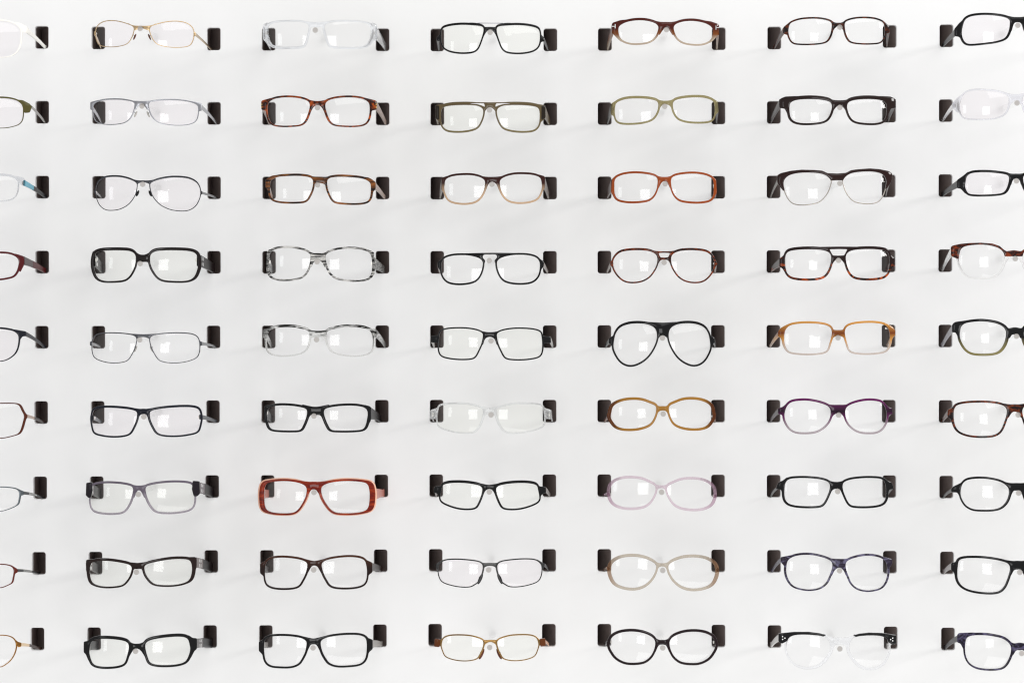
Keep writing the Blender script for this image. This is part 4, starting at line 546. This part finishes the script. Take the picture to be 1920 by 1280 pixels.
def build_glasses(g, idx):
    rnd = random.Random(idx*17+5); r, c = g['rc']; k, phi = g['k'], g['phi']
    metal = g['mat'][0] in ('metal',) ; thin = metal
    root = empty('eyeglasses', (g['o'][0]*MM, FRONT, EYE+g['o'][1]*MM))
    tag(root, '%s in the %s' % (g['long'], ROWS[r]), 'glasses', 'eyeglasses on the display wall')
    tilt = math.tan(R_(1.2+rnd.uniform(-2.2, 2.2)))
    def sh(x, z, d): return Vector((x*MM, (x*x/(2*RF)-d+z*tilt)*MM, z*MM))
    def M(p): return (-k*p[0], p[1]-phi*(-k*p[0]-p[0]))
    def ML(l): return [M(p) for p in l]
    soft = 3; RL = rnd.choice((82, 90, 98, 110))
    HL = blur(resample(spline(g['H']), .8), soft); HR = ML(HL)
    w = [v*1.1+.25 for v in g['w']]; wR = [w[0], w[1]*k, w[2], w[3]*k]
    add = [resample(rim(HL, w, 1), .8), resample(rim(HR, wR, -1), .8)]
    bt, bb = g['bt'], g['bb']
    top = spline(bt+[(0, g['yt'])]+ML(bt)[::-1], False); bot = spline(ML(bb)[::-1]+[(0, g['yb'])]+bb, False)
    add.append(resample(top+bot, .8))
    zs = [p[1] for a in add for p in a]; zt, zb = max(zs)*MM, min(zs)*MM; xmax = max(p[0] for a in add for p in a)*MM
    mat = frame_mat(g['mat'], zt, zb, xmax, idx)
    if 'end' in g: add += [resample(g['end'], .8), resample(ML(g['end']), .8)]
    sub = [HL, HR]
    if 'slot' in g:
        s = g['slot']; sub.append(resample([s[0], s[1], M(s[0]), M(s[3]), s[2], s[3]], .8))
    for p in g.get('gaps', ()): sub += [resample(p, .5), resample(ML(p), .5)]
    cl = g['mat'][0] == 'clear'; t = 1.5 if thin else 3.4 if cl else 2.7; mw = min(w); b = min(.9, .38*mw) if cl else min(.38, .2*mw)
    fr = link('frame_front', plate(union_loops(add, sub), t, b, sh, .8 if not thin else .6, 2), mat, root)
    if 'layer' in g:
        hl2 = [HL, HR]; gw = [x+1.1 for x in w]; gw[3] += .9
        a2 = [resample(rim(HL, gw, 1), .8), resample(rim(HR, gw, -1), .8), add[2]]
        link('inner_layer', plate(union_loops(a2, sub), 3.0, .6, sh, .8, 3, -3.3), plain(('solid', g['layer'])), root)
    if 'brow' in g:
        a, yt, yb, b2, sp = g['brow']; poly = a+[(0, yt)]+ML(a)[::-1]+ML(b2)[::-1]+[(0, yb)]+b2
        bs = [blur(HL, 1), blur(HR, 1)]
        link('brow_bar', plate(union_loops([resample(poly, .8)], bs), 4.2, .6, sh, .8, 2, .4), frame_mat(sp, zt, zb, xmax, idx+300), root)
    if 'brow2' in g:
        p, cc = g['brow2']
        for pp, hh in ((p, HL), (ML(p), HR)):
            bo = link('brow_bar', plate(union_loops([resample(pp, .8)], [hh]), 4.2, .6, sh, .8, 1, .4), plain(('solid', cc)), root)
            for q in g['dots']:
                q = q if hh is HL else M(q)
                bm = bmesh.new(); bmesh.ops.create_uvsphere(bm, u_segments=10, v_segments=6, radius=.85*MM); bmesh.ops.scale(bm, verts=bm.verts, vec=(1, .5, 1)); bmesh.ops.translate(bm, verts=bm.verts, vec=sh(q[0], q[1], 2.55))
                link('rivet', bm, STUD, bo)
    if 'gold' in g:
        for q in g['gold']:
            for qq in (q, M(q)):
                bm = bmesh.new(); bmesh.ops.create_uvsphere(bm, u_segments=10, v_segments=6, radius=.8*MM); bmesh.ops.scale(bm, verts=bm.verts, vec=(1, .5, 1)); bmesh.ops.translate(bm, verts=bm.verts, vec=sh(qq[0], qq[1], t/2))
                link('rivet', bm, plain(('metal', '#c9a860')), fr)
    if 'endc' in g:
        p, cc = g['endc']
        for pp in (p, ML(p)): link('end_piece', plate([ccw(resample(pp, .7))], t+2.2, .6, sh, .7, 2, -.3), plain(('solid', cc)), root)
    if 'bar' in g:
        x, z, cc = g['bar']; x2, z2 = M((x, z)); secs = []
        for j in range(9):
            f = j/8; X, Z = x+(x2-x)*f, z+(z2-z)*f; ctr = sh(X, Z, .2); secs.append([ctr+Vector((0, .5*MM*math.cos(a), .5*MM*math.sin(a))) for a in [i*math.pi/4 for i in range(8)]])
        link('top_bar', loft(secs), plain(('metal', cc)), root)
    if 'tee' in g:
        for q, sg in ((g['tee'], 1), (M(g['tee']), -1)):
            link('hinge_plate', box_bm(sh(q[0]-1.1*sg, q[1]-.3, 1.75), 3.4*MM, .5*MM, .8*MM), STUD, root)
            link('hinge_plate', box_bm(sh(q[0]+1.2*sg, q[1]-.3, 1.78), .8*MM, .5*MM, 5*MM), STUD, root)
    # lenses
    for H in (HL, HR):
        cx = sum(p[0] for p in H)/len(H); cz = sum(p[1] for p in H)/len(H); sl = cx/RF; bm = bmesh.new()
        def ls(x, z, d): return Vector((x*MM, (cx*cx/(2*RF)+sl*(x-cx)+((x-cx)**2+(z-cz)**2)/(2*RL)-1.6-d+z*tilt)*MM, z*MM))
        if thin: dd = -.4
        else: dd = -.4
        H2 = ccw(H); nn = normals(H2); H2 = [(x-nx*.35, y-ny*.35) for (x, y), (nx, ny) in zip(H2, nn)]; n = len(H2)
        fb = []
        for d in (dd, dd-1.6):
            fr_ = [1, .985, .9, .75, .55, .3]; rings = [[bm.verts.new(ls(cx+(x-cx)*s, cz+(z-cz)*s, d)) for x, z in H2] for s in fr_]; cv = bm.verts.new(ls(cx, cz, d))
            for A, B in zip(rings, rings[1:]):
                for i in range(n): bm.faces.new((A[i], A[(i+1) % n], B[(i+1) % n], B[i]))
            for i in range(n): bm.faces.new((rings[-1][i], rings[-1][(i+1) % n], cv))
            fb.append(rings[0])
        for i in range(n): bm.faces.new((fb[0][i], fb[0][(i+1) % n], fb[1][(i+1) % n], fb[1][i]))
        bmesh.ops.recalc_face_normals(bm, faces=bm.faces)
        link('lens', bm, LENS[g['tint']], root, 40)
    # nose pads
    if 'pad' in g:
        x, z, cc = g['pad']
        for (X, Z), sg in (((x, z), 1), (M((x, z)), -1)):
            bm = bmesh.new(); bmesh.ops.create_uvsphere(bm, u_segments=14, v_segments=8, radius=1); bmesh.ops.scale(bm, verts=bm.verts, vec=((2.1 if r in (8, 9) else 1.6 if r == 3 else 1.1)*MM, 2.6*MM, (7 if r in (8, 9) else 4)*MM))
            bmesh.ops.rotate(bm, verts=bm.verts, matrix=Matrix.Rotation(R_(24*sg), 3, 'Y')); bmesh.ops.translate(bm, verts=bm.verts, vec=sh(X, Z, -3.2))
            link('nose_pad', bm, plain(('solid', cc)), root)
            a0, a1 = sh(X-1.4*sg, Z+2.4, -.5), sh(X, Z+.5, -3.4); secs = []
            for j in range(5):
                p = a0.lerp(a1, j/4)+Vector((0, math.sin(j/4*math.pi)*.8*MM, 0)); secs.append([p+Vector((.35*MM*math.cos(a), 0, .35*MM*math.sin(a))) for a in [i*math.pi/3 for i in range(6)]])
            link('pad_arm', loft(secs), mat if metal else HINGE, root)
    # temples
    if 'hg' in g: hx, hz, hh = g['hg']
    elif 'end' in g:
        xm = min(p[0] for p in g['end']); near = [p for p in g['end'] if p[0] < xm+1.6]; z1, z2 = max(p[1] for p in near), min(p[1] for p in near)
        if z1-z2 < 2.5: z1 += 1.2; z2 -= 1.2
        hx, hz, hh = xm, (z1+z2)/2, (z1-z2)*.92
    else: hx, hz, hh = min(p[0] for p in add[0]), 0, 5
    hh = max(2.2, min(hh, 15)); th = 1.3 if metal else 2.8
    if metal: hh = min(hh, 5.5)
    tmat = frame_mat(g['tcol'] if 'tcol' in g else g['mat'], zt, zb, xmax, idx, True)
    for sg, (X, Z) in ((-1, (hx, hz)), (1, M((hx, hz)))):
        X += -sg*th*.5                          # the outer face runs flush with the end piece
        key = (r, c, 'L' if sg < 0 else 'R'); h1 = max(2.4, min(12, hh*(.85 if 'studs' in g else .6)))
        P0 = sh(X, Z, -1.2 if not thin else -.4)
        if key in slot_at:
            sx, sz = slot_at[key]; lx = sx-g['o'][0]; lz = sz-g['o'][1]
            ex = max(lx-3.5, min(lx+3.5, X+sg*4.0)); ez = lz-SH/2+h1/2+.35; deep = 9
        else: ex, ez, deep = X, Z-10, 0
        yw = -FRONT*1000
        N = 22; secs = []; path = []
        for j in range(N+1):
            f = j/N; y = P0.y*1000+(yw-P0.y*1000)*f; e = f*f*.5+f*.5
            x = X+(ex-X)*f; z = Z+(ez-Z)*(.72*f+.28*f*f); h = hh+(h1-hh)*min(1, f*1.25)**.8
            path.append((x, y, z, h, th*(1-.25*f)))
        if deep:
            for f in (.3, .7, 1): path.append((ex, yw+deep*f, ez-(0 if f < .5 else .0), h1, th*.75))
        def sec(p):
            x, y, z, h, tt = p; return [((x+a)*MM, y*MM, (z+b)*MM) for a, b in rrect(tt, h, min(tt, h)*.32, 2)]
        cut = len(path)
        if 'tip' in g: cut = int(N*.45)
        tm = link('temple', loft([sec(p) for p in path[:cut+1]]), tmat, root)
        if 'tip' in g: link('temple_tip', loft([sec((a, b, c_, d*1.06, e*1.1)) for a, b, c_, d, e in path[cut:]]), plain(('solid', g['tip']), True), tm)
        link('hinge', box_bm(Vector(((X-sg*(th*.5+.8))*MM, P0.y+2.2*MM, Z*MM)), 1.5*MM, 4.5*MM, min(4, hh*.55)*MM, None, .2*MM), HINGE, tm)
        if 'studs' in g:
            for j in (4, 6):
                x, y, z, h, tt = path[j]
                for dz in (.24, -.24): link('stud', box_bm(Vector((x*MM, y*MM, (z+dz*h)*MM)), (tt+.5)*MM, 4.2*MM, h*.3*MM), STUD, tm)
        if 'stripes' in g:
            bm = bmesh.new()
            for j in range(9):
                x, y, z, h, tt = path[6+j]; b2 = box_bm(Vector((x*MM, y*MM, z*MM)), (tt+.25)*MM, 1.6*MM, h*.62*MM, Matrix.Rotation(R_(-18), 3, 'X'))
                me = bpy.data.meshes.new('tmp'); b2.to_mesh(me); b2.free(); bm.from_mesh(me); bpy.data.meshes.remove(me)
            link('stripe_inlay', bm, plain(('metalp', '#dcdcd8')), tm)
    # the peg the bridge rests on
    if 'rod' in g:
        x, z = g['rod']; rad = 3.75*MM; L = -FRONT+.0035; n = 28
        prof = [(rad, .0), (rad, -L+.0006), (rad-.0006, -L)]
        bm = bmesh.new(); rings = [[bm.verts.new((q*math.cos(2*math.pi*i/n), y, q*math.sin(2*math.pi*i/n))) for i in range(n)] for q, y in prof]
        for A, B in zip(rings, rings[1:]):
            for i in range(n): bm.faces.new((A[i], A[(i+1) % n], B[(i+1) % n], B[i]))
        f1 = bm.faces.new(rings[-1]); f1.material_index = 1
        bmesh.ops.recalc_face_normals(bm, faces=bm.faces)
        p = link('display_peg', bm, [PEGM, PEGE]); p.location = (x*MM, -.0004, EYE+z*MM)
        tag(p, 'clear peg under the bridge of the %s in the %s' % (g['short'], ROWS[r]), 'display peg', 'clear pegs holding the glasses')

for i, g in enumerate(GLASSES): build_glasses(g, i)
